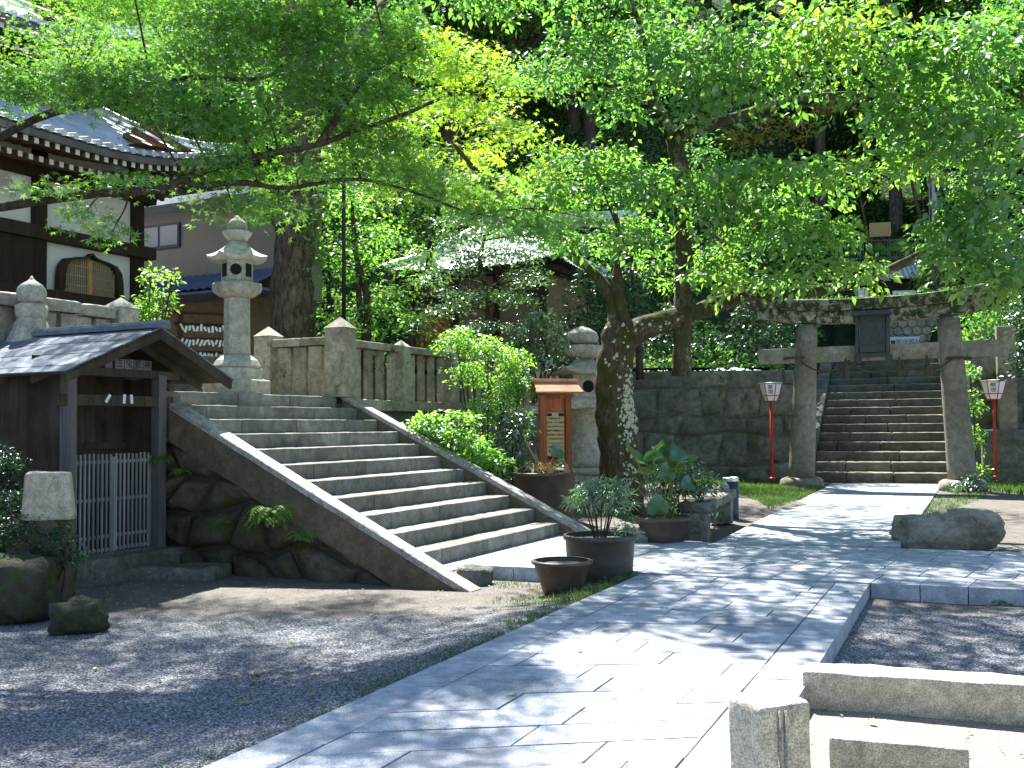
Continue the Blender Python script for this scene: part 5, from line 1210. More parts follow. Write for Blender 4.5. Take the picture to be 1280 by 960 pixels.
cs = [SH(1040, 635, 10, 1.0, 26), SH(1100, 660, 9.6, .9, 20), SH(750, 760, 8.0, 1.0, 40), SH(900, 770, 8.0, 1.1, 46), SH(1010, 800, 7.4, .7, 26), SH(820, 730, 8.6, 1.2, 44), SH(1000, 720, 8.8, 1.2, 46), SH(1120, 790, 7.4, .6, 16), SH(1090, 750, 8.0, .7, 22), SH(1250, 775, 7.6, .6, 18), SH(1230, 740, 8.4, 1.1, 44), SH(900, 690, 9.4, 1.2, 36), SH(1100, 690, 9.4, 1.3, 40), SH(1200, 700, 9.4, 1.3, 40), SH(1060, 650, 9.8, 1.3, 34), SH(860, 640, 9.8, 1.4, 44), SH(780, 690, 9.2, 1.0, 26), SH(950, 640, 10, 1.2, 30), SH(1200, 640, 10, 1.4, 28), SH(1240, 820, 6.8, .5, 16)]
cc = [(a_, b_, n_, min(.95, max(.02, t_ + random.uniform(-.32, .32)))) for a_, b_, n_, t_ in cc]
cs = [(a_, b_, int(n_ * 1.6), t_) for a_, b_, n_, t_ in cs]
cs_ = [((5.6, 13.5, 9.0), (2.0, 1.6, .6), 110, .4), ((3.4, 12.0, 8.8), (1.8, 1.4, .6), 95, .4), ((1.6, 14.0, 9.4), (1.8, 1.6, .6), 90, .4), ((6.6, 16.5, 9.6), (2, 1.8, .6), 80, .4), ((3.5, 17.2, 10), (2, 1.8, .6), 70, .4), ((4.4, 10.6, 8.0), (1.1, 1.0, .4), 36, .4)]
tree('cherry_tree', 'old leaning cherry with a pale lichened trunk and a mossy limb reaching over the torii', 'tree', tuple(tb), [(LH[1:], .15, .06), (LV, .155, .13), (LL, .12, .035), (V1, .10, .04), (V2, .10, .03), (V3, .07, .03), (V4, .05, .02), (V5, .05, .03), ([AT(770, -60, D0 - 1), (1.0, 14.0, 10), (-.5, 12.5, 9)], .05, .03), ([AT(782, 408, D0), AT(776, 380, D0), AT(772, 340, D0), AT(778, 300, D0)], .12, .05)], cc + cs, 'bark', 'lf_cherry', .14, k=15, rad=.36, flat=.35, droop=.35, tilt=.55, twr=.014, seg=20)
lt_ = None
ck = [x for x in COL.objects if x.name.startswith('cherry_tree')][0]; mb = MB(); limb(mb, tp_, .38, .27, 40, wob=.22); limb(mb, LH[:3], .24, .17, 24, wob=.2)
limb(mb, [tb + Vector((.1, -.1, .25)), tb + Vector((.3, -.35, -.05))], .2, .1, 14); limb(mb, [tb + Vector((-.1, -.1, .25)), tb + Vector((-.35, -.3, -.05))], .2, .1, 14)
build(mb, 'lower_trunk', M['barktrunk'], ck, smooth=True)
from mathutils.bvhtree import BVHTree
bv = BVHTree.FromPolygons([Vector(v_) for v_ in mb.v], mb.f); lm = MB(); rl2 = random.Random(4)
for (px_, py_, sx_, sy_, n_) in ((789, 512, 6, 17, 300), (786, 560, 6, 20, 30), (775, 470, 14, 20, 10), (790, 592, 6, 12, 22), (812, 408, 26, 5, 30), (768, 440, 14, 14, 24)):
    for _ in range(n_):
        tgt = ray(rl2.gauss(px_, sx_), rl2.gauss(py_, sy_)).normalized(); hit = bv.ray_cast(Vector((0, 0, H)), tgt)
        if hit[0] is None: continue
        nn_ = hit[1] if hit[1].dot(tgt) < 0 else -hit[1]; e1 = nn_.orthogonal().normalized(); e2 = nn_.cross(e1); r_ = rl2.uniform(.01, .04); c_ = hit[0] + nn_ * .004
        ring = [c_ + (e1 * math.cos(q_ * .785) + e2 * math.sin(q_ * .785)) * r_ * rl2.uniform(.6, 1.15) - nn_ * .003 for q_ in range(8)]
        lm.add([c_ + nn_ * .003] + ring, [(0, 1 + q_, 1 + (q_ + 1) % 8) for q_ in range(8)])
build(lm, 'lichen', M['lichen'], ck)

# T3 sunlit yellow-green maple in the middle distance
base = AT(520, 420, 28); base.z = 2.6
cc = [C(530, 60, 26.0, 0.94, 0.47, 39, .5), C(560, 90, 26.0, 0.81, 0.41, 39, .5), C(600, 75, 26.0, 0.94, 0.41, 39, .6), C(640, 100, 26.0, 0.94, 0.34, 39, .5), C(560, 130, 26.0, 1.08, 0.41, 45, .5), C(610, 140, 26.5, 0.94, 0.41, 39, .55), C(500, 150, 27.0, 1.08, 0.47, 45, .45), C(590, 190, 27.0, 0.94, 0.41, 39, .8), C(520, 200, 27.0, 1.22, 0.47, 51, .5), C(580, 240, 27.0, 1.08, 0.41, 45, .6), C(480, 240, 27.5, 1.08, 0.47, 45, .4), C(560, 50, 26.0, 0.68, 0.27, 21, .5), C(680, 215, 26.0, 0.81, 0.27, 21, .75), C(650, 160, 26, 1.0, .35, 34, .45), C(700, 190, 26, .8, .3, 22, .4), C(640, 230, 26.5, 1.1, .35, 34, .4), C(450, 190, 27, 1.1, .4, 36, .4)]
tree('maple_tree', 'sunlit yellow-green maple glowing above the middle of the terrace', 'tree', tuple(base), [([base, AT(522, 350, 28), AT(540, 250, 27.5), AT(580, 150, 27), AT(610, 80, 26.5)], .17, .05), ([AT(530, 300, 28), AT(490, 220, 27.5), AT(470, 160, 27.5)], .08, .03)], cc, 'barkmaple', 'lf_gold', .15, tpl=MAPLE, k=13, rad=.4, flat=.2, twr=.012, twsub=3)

# bright young trees behind the fence
for (px, ds, clp, lf, lab, sz) in (
    (455, 21.5, [(440, 250, .7, .5, 34), (470, 300, .8, .5, 42), (430, 330, .6, .5, 30), (480, 370, .7, .4, 36), (520, 330, .7, .5, 36), (440, 395, .7, .4, 30), (510, 400, .8, .4, 34), (400, 290, .5, .5, 20)], 'lf_bright', 'leafy young tree growing just behind the stone fence, right of the lamp post', .11),
    (500, 25, [(460, 270, 1.0, .6, 36), (520, 290, 1.0, .6, 36), (545, 250, .9, .5, 34), (500, 220, 1, .5, 34), (420, 230, .9, .5, 34), (380, 265, .8, .5, 26), (560, 210, .8, .5, 26)], 'lf_mid', 'slender spreading tree behind the young tree at the fence', .12),
    (412, 27, [(410, 320, 1.0, .8, 36), (400, 380, 1.0, .6, 34), (440, 420, 1, .5, 30), (470, 445, 1.2, .4, 30), (540, 440, 1.3, .4, 34)], 'lf_bright', 'low bright foliage tree just right of the ridged trunk', .12),
    (800, 25, [(740, 250, 1.0, .5, 36), (800, 280, 1, .5, 36), (820, 220, 1, .5, 36), (760, 300, .9, .4, 30), (880, 330, 1.1, .5, 38), (830, 340, 1, .4, 28), (760, 200, .9, .4, 28)], 'lf_bright', 'bright tree behind the left side of the upright cherry limb', .12),
    (940, 29, [(890, 230, 1.2, .6, 40), (950, 250, 1.2, .6, 40), (920, 300, 1.2, .6, 44), (880, 190, 1.0, .5, 22)], 'lf_mid', 'dense green tree rising behind the left end of the torii', .13),
    (1010, 46, [(1035, 132, 1.6, .6, 26), (985, 160, 1.6, .7, 24), (925, 170, 1.4, .6, 14), (1065, 195, 1.2, .6, 10)], 'lf_yellow', 'tree with golden yellow leaves turning behind the cherry', .24),
    (1200, 30, [(1180, 200, 1.3, .7, 40), (1230, 230, 1.3, .7, 40), (1190, 280, 1, .6, 30), (1250, 300, 1.2, .8, 40), (1130, 180, 1.2, .6, 32), (1270, 380, 1.2, .8, 36), (1220, 400, .9, .6, 24)], 'lf_mid', 'tall leafy tree right of the utility pole', .15),
    (1345, 20, [(1262, 325, .6, .4, 34), (1290, 390, .6, .5, 34), (1285, 290, .8, .6, 36), (1290, 450, .5, .5, 24)], 'lf_dark', 'dark glossy evergreen over the right end of the torii', .11)):
    base = AT(px, 430, ds); base.z = 2.6 if base.x < 7 else max(.0, hz(base.x, base.y) if base.y > 26 else .0)
    if base.y > 26: base.z = hz(base.x, base.y) - .1
    cc = [C(a, b, ds + random.uniform(-.6, .6), rx, rz_, int(n_ * 1.15), random.uniform(.3, .7)) for a, b, rx, rz_, n_ in clp]; top = max(cc, key=lambda q: q[0][2])[0]
    bx = Vector(base); tv = Vector(top)
    tree('leafy_tree', lab, 'tree', tuple(base), [([bx, bx.lerp(tv, .35) + Vector((.15, 0, .3)), bx.lerp(tv, .7), tv], .11, .03), ([bx.lerp(tv, .3), bx.lerp(Vector(cc[0][0]), .7) + Vector((0, 0, .2)), cc[0][0]], .06, .02)], cc, 'barkdark', lf, sz, tpl=OVAL, k=14, rad=.36, twr=.012, twsub=3)

# tree with the thick ridged trunk
base = AT(367, 425, 22.0); base.z = 2.6
cc = [C(370, 60, 26, 1.8, 1, 70, .3), C(300, 100, 25.5, 1.6, .8, 60, .3), C(230, 40, 26, 1.8, .9, 60, .3), C(440, 90, 27, 1.4, .7, 46, .35), C(480, 20, 27.5, 1.5, .8, 50, .3), C(350, 160, 22, 1.0, .5, 26, .6), C(340, 120, 21.5, .9, .4, 22, .7), C(270, 75, 21.5, .9, .35, 26, .8)]
tree('camphor_tree', 'big evergreen tree with a thick deeply ridged trunk behind the tall lantern', 'tree', tuple(base), [([base, AT(366, 340, 22), AT(373, 240, 22), AT(378, 150, 22), AT(372, 40, 22.3), AT(360, -60, 22.6)], .47, .3), ([AT(368, 300, 22), AT(335, 250, 21.9), AT(345, 230, 21.9)], .2, .1), ([AT(376, 170, 22), AT(320, 110, 22.5), AT(250, 60, 23)], .2, .08), ([AT(372, 120, 22), AT(440, 60, 22.5), AT(480, 0, 23)], .18, .08)], cc, 'barkred', 'lf_mid', .15, k=14, rad=.45, seg=24, twr=.02, twsub=3)

# layered clipped evergreen in front of the hall
base = AT(610, 470, 20.5); base.z = 1.9
cc = [C(575, 296, 20, .55, .15, 34, .5), C(625, 292, 20, .6, .15, 34, .6), C(650, 318, 20, .55, .15, 30, .5), C(600, 322, 20, .6, .12, 30, .3), C(680, 300, 20.3, .4, .12, 18, .5), C(560, 275, 20, .4, .12, 16, .6), C(640, 272, 20, .4, .1, 14, .6), C(660, 340, 19.6, .5, .1, 20, .5), C(570, 340, 19.6, .5, .1, 20, .6), C(615, 310, 19.4, .5, .1, 18, .7), C(535, 352, 20, .4, .1, 14, .7), C(580, 330, 20, .35, .1, 14, .2), C(590, 368, 19.8, .85, .15, 44, .6), C(640, 372, 19.9, .6, .14, 30, .4), C(560, 385, 19.9, .5, .14, 22, .3), C(610, 408, 20, .8, .14, 30, .2), C(660, 350, 20.2, .4, .12, 16, .2), C(560, 315, 20.1, .25, .25, 12, .1)]
tree('layered_evergreen', 'cloud-pruned evergreen with flat tiers of foliage before the hall roof', 'tree', tuple(base), [([base, AT(606, 430, 20.4), AT(612, 380, 20.2), AT(600, 330, 20.2), AT(606, 295, 20)], .12, .03)], cc, 'barkdark', 'lf_shrub', .07, k=20, rad=.24, flat=.15, droop=.1, twr=.014, twsub=3)
# evergreens: dark camellia by the hall, etc
def bush(label, px, py, ds, zb, clp, leaf, sz, cat='shrub', tpl=OVAL, name='shrub', k=14, rad=.22, **kw):
    base = AT(px, py, ds); base.z = zb; cc = [C(a, b, ds + random.uniform(-.2, .2), rx, rz_, n_, t_) for a, b, rx, rz_, n_, t_ in clp]; root = thing(name, tuple(base), label, cat); mb = MB()
    for q in cc:
        s = base + Vector((random.uniform(-.12, .12), random.uniform(-.1, .1), 0)); e = Vector(q[0]); m_ = s.lerp(e, .5) + Vector((random.uniform(-.08, .08), 0, .05)); mb.tube(smooth_path([s, m_, e], 4), [.02 - .0015 * i for i in range(9)], 6)
        for _ in range(5): f = e + Vector([random.uniform(-.8, .8) * q[1][i] for i in range(3)]); mb.tube([m_.lerp(e, random.random()), f], [.008, .004], 4)
    build(mb, 'stems', M['barkdark'], root); crown('crown', M[leaf], cc, sz, root, tpl=tpl, k=k, rad=rad, **kw); return root
bush('dark glossy evergreen with drooping leaves right of the hall wall', 740, 480, 23, 1.9, [(735, 360, .6, .4, 34, .3), (775, 380, .5, .4, 28, .3), (720, 400, .5, .4, 28, .2), (760, 340, .5, .3, 22, .4), (790, 350, .5, .4, 24, .2), (750, 430, .6, .35, 30, .2)], 'lf_dark', .12, 'tree', rad=.3, name='evergreen_tree')
bush('green broadleaf shrub between the sunlit shrub and the squat lantern', 670, 500, 19, 1.9, [(665, 400, .4, .3, 26, .5), (690, 420, .35, .3, 22, .6), (650, 430, .4, .3, 24, .3), (680, 450, .4, .25, 22, .4), (700, 450, .3, .2, 14, .7)], 'lf_shrub', .10)
bush('fluffy sunlit shrub with small leaves leaning over the end of the stone fence', 608, 572, 16.5, .0, [(570, 425, .36, .22, 60, .7), (610, 435, .36, .25, 75, .9), (640, 450, .3, .25, 56, .8), (590, 465, .42, .28, 80, .7), (630, 490, .35, .3, 66, .6), (605, 510, .3, .25, 40, .5), (655, 480, .2, .2, 24, .5), (600, 540, .2, .2, 16, .3)], 'lf_bright', .06, k=16, rad=.17)
bush('low bright broad-leaved shrub behind the right stringer of the stairs', 590, 600, 14.8, -.05, [(530, 530, .28, .12, 15, .8), (560, 545, .32, .16, 20, .7), (590, 560, .3, .2, 22, .6), (545, 525, .25, .1, 12, .9), (615, 575, .25, .15, 16, .5), (600, 600, .3, .15, 14, .3), (575, 522, .2, .1, 8, .8)], 'lf_bright', .09, k=14, rad=.18, tilt=.35, dens=1.6)
bush('dark leafy shrub left of the noticeboard post', 640, 600, 15.6, -.05, [(640, 545, .28, .25, 22, .5), (625, 575, .3, .25, 20, .3), (655, 585, .25, .25, 16, .2), (650, 520, .2, .15, 10, .6)], 'lf_shrub', .08)
bush('dark azalea bush smothering the boulders at the left edge', 8, 720, 9.3, -.1, [(-5, 610, .3, .3, 46, .1), (8, 650, .3, .3, 46, .1), (5, 690, .3, .25, 40, .1), (-20, 575, .3, .2, 26, .15), (30, 690, .2, .2, 24, .15), (12, 580, .15, .15, 14, .15)], 'lf_dark', .03, k=26, rad=.10, dens=2.2)
bush('dark straggly shrub round the foot of the pale marker stone', 60, 740, 8.75, -.1, [(20, 665, .26, .18, 50, .1), (75, 672, .16, .12, 22, .2), (10, 630, .2, .18, 36, .1), (90, 690, .12, .1, 10, .3), (45, 700, .2, .1, 24, .15), (5, 710, .15, .12, 20, .1)], 'lf_dark', .03, k=22, rad=.10)
bush('bright yellow-green sapling rising before the grey house wall', 190, 430, 17.5, 2.6, [(188, 345, .14, .16, 10, .9), (180, 380, .3, .18, 16, .8), (205, 370, .2, .2, 12, .8), (215, 345, .1, .12, 5, .9), (185, 400, .35, .2, 16, .3)], 'lf_bright', .09, 'tree', name='sapling')
bush('bright plant between the right torii pillar and the stone pillar', 1218, 600, 23.8, .0, [(1215, 545, .25, .4, 24, .8), (1212, 500, .2, .4, 20, .6), (1222, 590, .4, .25, 24, .9), (1245, 605, .6, .15, 20, .8), (1275, 605, .6, .15, 18, .8), (1212, 460, .2, .3, 12, .6)], 'lf_bright', .10)
bush('small dark fern clump against the torii base stone', 1205, 610, 21.5, .0, [(1222, 600, .2, .2, 14, .1), (1205, 608, .2, .1, 8, .1)], 'lf_shrub', .08)
bush('white flowering creeper heap above the right side of the far stairs', 1172, 400, 41, 6.2, [(1165, 350, .8, .5, 40, .9), (1180, 330, .8, .5, 40, 1.0), (1155, 375, .6, .5, 26, .7), (1195, 365, .7, .5, 26, .6), (1175, 300, .4, .4, 16, .7)], 'lf_bright', .15, rad=.35)
bush('dark undergrowth shrub on the wall top behind the cherry trunk', 860, 460, 27.5, 2.8, [(820, 430, 1.0, .5, 36, .1), (880, 420, 1.1, .5, 40, .1), (940, 420, 1.1, .5, 40, .1), (980, 440, .9, .4, 30, .1), (850, 395, 1.0, .4, 26, .2), (940, 385, .9, .4, 24, .2)], 'lf_dark', .13, rad=.35)
bush('dark shrub on the bank left of the far stairs', 980, 460, 29.5, 3.0, [(975, 425, .8, .6, 40, .2), (992, 410, .6, .5, 36, .2), (985, 385, .7, .5, 32, .2)], 'lf_dark', .12, rad=.35)
bush('dark shrub mass on the bank right of the far stairs', 1290, 460, 27, 3.0, [(1262, 440, .5, .5, 30, .2), (1290, 440, .9, .7, 36, .2), (1275, 390, .5, .5, 24, .2), (1310, 400, .9, .8, 30, .2)], 'lf_dark', .13, rad=.35)
# windmill palm
c = AT(1118, 345, 44); pm = thing('palm_tree', (c.x, c.y, hz(c.x, c.y)), 'small fan palm with bright fronds below the yellowish board', 'palm tree'); mb = MB(); tz_ = AT(1118, 325, 44).z
mb.tube([(c.x, c.y, hz(c.x, c.y)), (c.x, c.y, tz_)], .12, 8); build(mb, 'trunk', M['barkdark'], pm)
mb = MB()
for i in range(16):
    az = i * 2.4; el = R(60 - i * 5); dr = Vector((math.cos(az) * math.cos(el), math.sin(az) * math.cos(el), math.sin(el))); o = Vector((c.x, c.y, tz_)) + dr * .7; sd_ = dr.cross(Vector((0, 0, 1))).normalized(); mb.tube([(c.x, c.y, tz_), o], .015, 4)
    for k in range(-6, 7):
        a = k * R(13); q = (dr * math.cos(a) + sd_ * math.sin(a)); e = o + q * .62 + Vector((0, 0, -.08)); w_ = q.cross(dr.cross(sd_)).normalized() * .03; mb.add([o, o.lerp(e, .5) + w_, e, o.lerp(e, .5) - w_], [(0, 1, 2, 3)])
build(mb, 'crown', M['lf_bright'], pm)

# ------------------------------------------------------------------ forest on the slope: a few crown shapes, shared by copies
def forest_proto(kind, seed):
    global rng
    rng = np.random.default_rng(seed); random.seed(seed); hgt = 13.0
    root = thing('cedar_tree' if kind == 'cedar' else 'forest_tree', (0, 0, 0), 'x', 'tree'); mb = MB()
    limb(mb, [(0, 0, -.5), (.1, 0, hgt * .4), (0, .1, hgt * .9)], .34, .08, 10, wob=.2)
    if kind == 'cedar':
        cc = []
        for i in range(15):
            z = hgt * (.34 + .64 * i / 14); rr = 2.5 * (1 - i / 15) ** .7 + .35
            for k in range(3): a = rng.random() * 6.28; cc.append(((math.cos(a) * rr * .5, math.sin(a) * rr * .5, z), (rr * .62, rr * .62, .32), 17, .4 + .3 * rng.random()))
        cr = dict(size=.20, k=16, rad=.45, flat=.3, droop=.6, tilt=.8, tpl=OVAL)
    else:
        cc = []
        for i in range(17):
            a = rng.random() * 6.28; q = rng.random() ** .6; z = hgt * (.35 + .55 * rng.random()); rr = 3.2 * q * math.sin(math.pi * min(1, (z / hgt - .1))) ** .5
            cc.append(((math.cos(a) * rr, math.sin(a) * rr, z), (1.35, 1.35, .75), 42, .2 + .6 * rng.random()))
        cr = dict(size=.21, k=14, rad=.5, flat=.35, droop=.3, tilt=.6, tpl=OVAL)
        for q in cc[:8]: mb.tube(smooth_path([(0, 0, q[0][2] * .6), Vector(q[0]) * .6 + Vector((0, 0, q[0][2] * .3)), q[0]], 4), [.12 - .01 * i for i in range(9)], 6)
    build(mb, 'trunk', M['barkcedar' if kind == 'cedar' else 'barkdark'], root, smooth=True)
    crown('crown', M['lf_cedar' if kind == 'cedar' else ('lf_wood' if seed % 2 else 'lf_mid')], cc, cr.pop('size'), root, **cr); return root
protos = [forest_proto('cedar', 51), forest_proto('cedar', 52), forest_proto('broad', 53), forest_proto('broad', 54), forest_proto('broad', 55)]
spots = []; rr = random.Random(12)
for row, (y, n_, x0, x1) in enumerate(((33, 8, -16, 26), (37, 9, -20, 30), (42, 10, -26, 34), (48, 11, -30, 38), (53, 15, -34, 44), (58, 16, -36, 46), (64, 16, -38, 50), (72, 17, -42, 56))):
    for i in range(n_):
        x = x0 + (x1 - x0) * (i + rr.uniform(.2, .8)) / n_; yy = y + rr.uniform(-1.6, 1.6); q = FRI @ Vector((x, yy, 0))
        if -11 < q.x < 3.6 and q.y < 26: continue
        if y < 40 and 1.0 < x < 3.0 and y < 36: continue
        if yy < 36 and -7 < x < 1.5: continue           # the hall
        u_ = FS.inverted() @ Vector((x, yy, 0))
        if u_.y > 9 and u_.x < 14 and yy < 40 and x < -3: continue
        spots.append((x, yy, rr.choice([0, 1, 2, 3, 4, 2, 3]), row))
used = set()
labs = {0: 'tall dark cedar among the trees of the wooded slope', 1: 'tall dark cedar among the trees of the wooded slope', 2: 'leafy forest tree on the wooded slope behind the grounds', 3: 'dark leafy forest tree on the wooded slope behind the grounds', 4: 'leafy forest tree on the wooded slope behind the grounds'}
fixed = [(AT(768, 400, 54).x, 54, 0, 3), (AT(664, 400, 56).x, 56, 1, 3), (AT(700, 400, 60).x, 60, 0, 3), (AT(600, 400, 50).x, 50, 4, 2), (AT(640, 400, 46).x, 46, 2, 1), (AT(740, 400, 47).x, 47, 4, 1), (AT(850, 400, 56).x, 56, 2, 1), (AT(950, 400, 58).x, 58, 4, 1), (AT(820, 400, 52).x, 52, 4, 1), (AT(560, 400, 46).x, 46, 2, 1), (AT(720, 400, 50).x, 50, 2, 2), (-13, 40, 2, 0), (-9, 44, 3, 0), (-16, 46, 0, 0)]
def shades(x, y, k):                              # would this tree keep the sun off the far stairs?
    for wv in (0, 3, 6, 9.5):
        for a in (-1.2, 1.2):
            o_ = FR @ Vector((a, wv, wv * .36)); h_ = sdir.xy.normalized(); r_ = Vector((x, y)) - o_.xy; al = r_.dot(h_); pe = abs(r_.x * h_.y - r_.y * h_.x)
            if al > -2 and pe < 3.6 and o_.z + (al - 3) * math.tan(SUN_EL) < hz(x, y) + 16: return True
    return False
for x, y, k, row in fixed + spots:
    if (x, y, k, row) not in fixed and shades(x, y, k): continue
    o = protos[k] if k not in used else copy_tree(protos[k]); used.add(k)
    s = rr.uniform(.85, 1.25) * (1 + .05 * row); z = hz(x, y) if y > 26.1 else 2.6
    o.location = (x, y, z - .2); o.rotation_euler = (0, 0, rr.uniform(0, 6.28)); o.scale = (s, s, s * rr.uniform(.95, 1.15)); o['label'] = labs[k]; o['group'] = 'cedars on the wooded slope' if k < 2 else ('leafy trees on the wooded slope' if k != 3 else 'dark leafy trees on the wooded slope')
# low undergrowth over the slope
rng = np.random.default_rng(77); pts = []
while len(pts) < 8500:
    x, y = rng.uniform(-18, 28), (30.5 if -12 < x < 8 else 26.4) + 32 * rng.random() ** 1.2; q = FRI @ Vector((x, y, 0))
    if abs(q.x) < 2.3 and q.y < 13.5: continue
    pts.append((x, y, hz(x, y) + rng.random() * .5))
P_ = np.array(pts); a = sprays(P_, np.zeros_like(P_), 12, .4, .17, .4, .3, .6)
me = leaf_mesh('undergrowth', *a[:4], OVAL, a[4]); tag(link_mesh('undergrowth', me, M['lf_mid'], None, None), 'dark leafy undergrowth covering the wooded slope', 'undergrowth', kind='stuff')
# ================================================================== potted plants, ferns, grass, litter
rng = np.random.default_rng(3); random.seed(3)
c = Vector((.86, 10.15, .32)); root = thing('potted_plant', tuple(c), 'feathery green plant on thin dark stems in the large round pot', 'plant'); mb = MB(); cc = []
for i in range(9):
    a = i * 2.4; e = c + Vector((math.cos(a) * .2, math.sin(a) * .2, .35 + .22 * random.random())); mb.tube(smooth_path([c + Vector((math.cos(a) * .05, math.sin(a) * .05, 0)), c.lerp(e, .5) + Vector((math.cos(a) * .02, 0, .03)), e], 4), [.009 - .0006 * j for j in range(9)], 5); cc.append((tuple(e), (.13, .13, .10), 16, .4))
cc += [((c.x + .28, c.y - .05, c.z + .15), (.1, .1, .12), 12, .3), ((c.x, c.y, c.z + .55), (.22, .2, .1), 30, .4)]
build(mb, 'stems', M['barkdark'], root); crown('leaves', M['lf_shrub'], cc, .075, root, k=10, rad=.1, droop=.5, tpl=(np.array([(0, 0, 0), (.5, .09, .03), (1, 0, -.1), (.5, -.09, .03)]), [(0, 1, 2), (0, 2, 3)]))
for k in range(2): pass
def lotus_leaf(mb, c, r, tilt, az, cup=.3, seg=22, wav=.12, fold=0):
    T = Matrix.Translation(c) @ Matrix.Rotation(az, 4, 'Z') @ Matrix.Rotation(tilt, 4, 'Y'); vs = [T @ Vector((0, 0, 0))]
    for j in (1, 2, 3, 4):
        for i in range(seg):
            a = 2 * math.pi * i / seg; q = r * j / 4 * (1 + .06 * math.sin(3 * a + az)); y = q * math.sin(a); x = q * math.cos(a)
            z = cup * r * (j / 4) ** 2 * (1 - .5 * fold) + wav * r * (j / 4) ** 2 * math.sin(4 * a + az * 3) - fold * abs(y) * 1.1; vs.append(T @ Vector((x, y * (1 - .45 * fold), z)))
    fs = [(0, 1 + i, 1 + (i + 1) % seg) for i in range(seg)] + [(1 + (j - 1) * seg + i, 1 + j * seg + i, 1 + j * seg + (i + 1) % seg, 1 + (j - 1) * seg + (i + 1) % seg) for j in range(1, 4) for i in range(seg)]
    mb.add(vs, fs)
def lotus(c, name, label, items, mats=('lotus', 'stem')):
    root = thing(name, c, label, 'plant')
    st_ = MB(); lf = MB()
    for (dx, dy, hh, r, tl, az, fo) in items:
        e = Vector(c) + Vector((dx, dy, hh)); st_.tube(smooth_path([Vector(c) + Vector((dx * .35, dy * .35, 0)), Vector(c) + Vector((dx * .55, dy * .55, hh * .55)), e], 5), .008, 5)
        if r: lotus_leaf(lf, e, r, tl, az, fold=fo)
    build(st_, 'stems', M[mats[1]], root); build(lf, 'leaves', M[mats[0]], root, smooth=True); return root
c3v = (c3[0], c3[1], c3[2] + .3)
its = [(-.36, -.05, .82, .20, -.9, 2.8, .15), (-.12, .0, .80, .17, .5, 1.6, .5), (.10, .1, .86, .18, .6, .8, .8), (.24, -.05, .88, .16, .7, 5.6, .9), (.34, .1, .84, .15, .5, 0, .7), (-.08, -.12, .18, .15, .9, 4.5, .2), (-.22, .1, .62, .14, .4, 2, .3), (.04, -.1, .6, .13, .9, 4.9, .4), (.2, .15, .66, .14, .5, 1, .3), (-.02, .18, .95, .12, .4, 2, .7), (.3, -.1, .45, .11, 1.0, 5.2, .3), (.12, 0, .5, 0, 0, 0, 0), (-.3, .1, .4, .12, .8, 3, .3)]
lotus(c3v, 'potted_plant', 'tall lotus with big drooping green leaves in the pot by the cherry tree', its)
rt = thing('potted_plant', (c3v[0] + .25, c3v[1] + .45, c3v[2] - .1), 'fine leafed green plant growing behind the tall lotus', 'plant'); cc = [((c3v[0] + .25 + dx, c3v[1] + .5, c3v[2] + z), (.22, .2, .2), 26, .3) for dx, z in ((-.1, .15), (.15, .4), (.3, .1), (.05, .65), (-.2, .5), (.4, .45))]
crown('leaves', M['lf_shrub'], cc, .075, rt, k=12, rad=.14); mb = MB()
for q in cc: mb.tube([(c3v[0] + .25, c3v[1] + .45, -.03), q[0]], .008, 5)
build(mb, 'stems', M['stem'], rt)
c4v = (c4[0], c4[1], c4[2] + .78); rt = lotus(c4v, 'potted_plant', 'withered lotus with one small green leaf left in the big tub', [(.2, -.1, .34, .13, 1.1, 5.2, .3), (.28, .0, .18, .10, .9, 5.0, .6), (-.12, .1, .3, 0, 0, 0, 0)], ('lotus', 'drystem'))
mb = MB(); c = Vector(c4v)
for k in range(26):
    a = random.random() * 6.28; r = random.uniform(.1, .42); e = c + Vector((math.cos(a) * r, math.sin(a) * r, random.uniform(.0, .16))); mb.tube(smooth_path([c + Vector((math.cos(a + 1) * .2, math.sin(a + 1) * .2, .0)), e.lerp(c, .4) + Vector((0, 0, .1)), e], 3), .006, 4)
p0 = c + Vector((-.12, .1, .3)); mb.tube([c + Vector((.0, .05, 0)), p0 + Vector((-.1, 0, .12))], .012, 5)
for k in range(7): a = k * .9; mb.tube([p0 + Vector((-.1, 0, .12)), p0 + Vector((-.1 + .05 * math.cos(a), .05 * math.sin(a), .19))], [.02, .004], 5)
lotus_leaf(mb, c + Vector((-.43, -.16, .02)), .07, 1.2, 4, fold=.8); lotus_leaf(mb, c + Vector((.36, -.2, .06)), .10, 1.0, 5.2, fold=.8)
build(mb, 'dry_stalks', M['drystem'], rt)
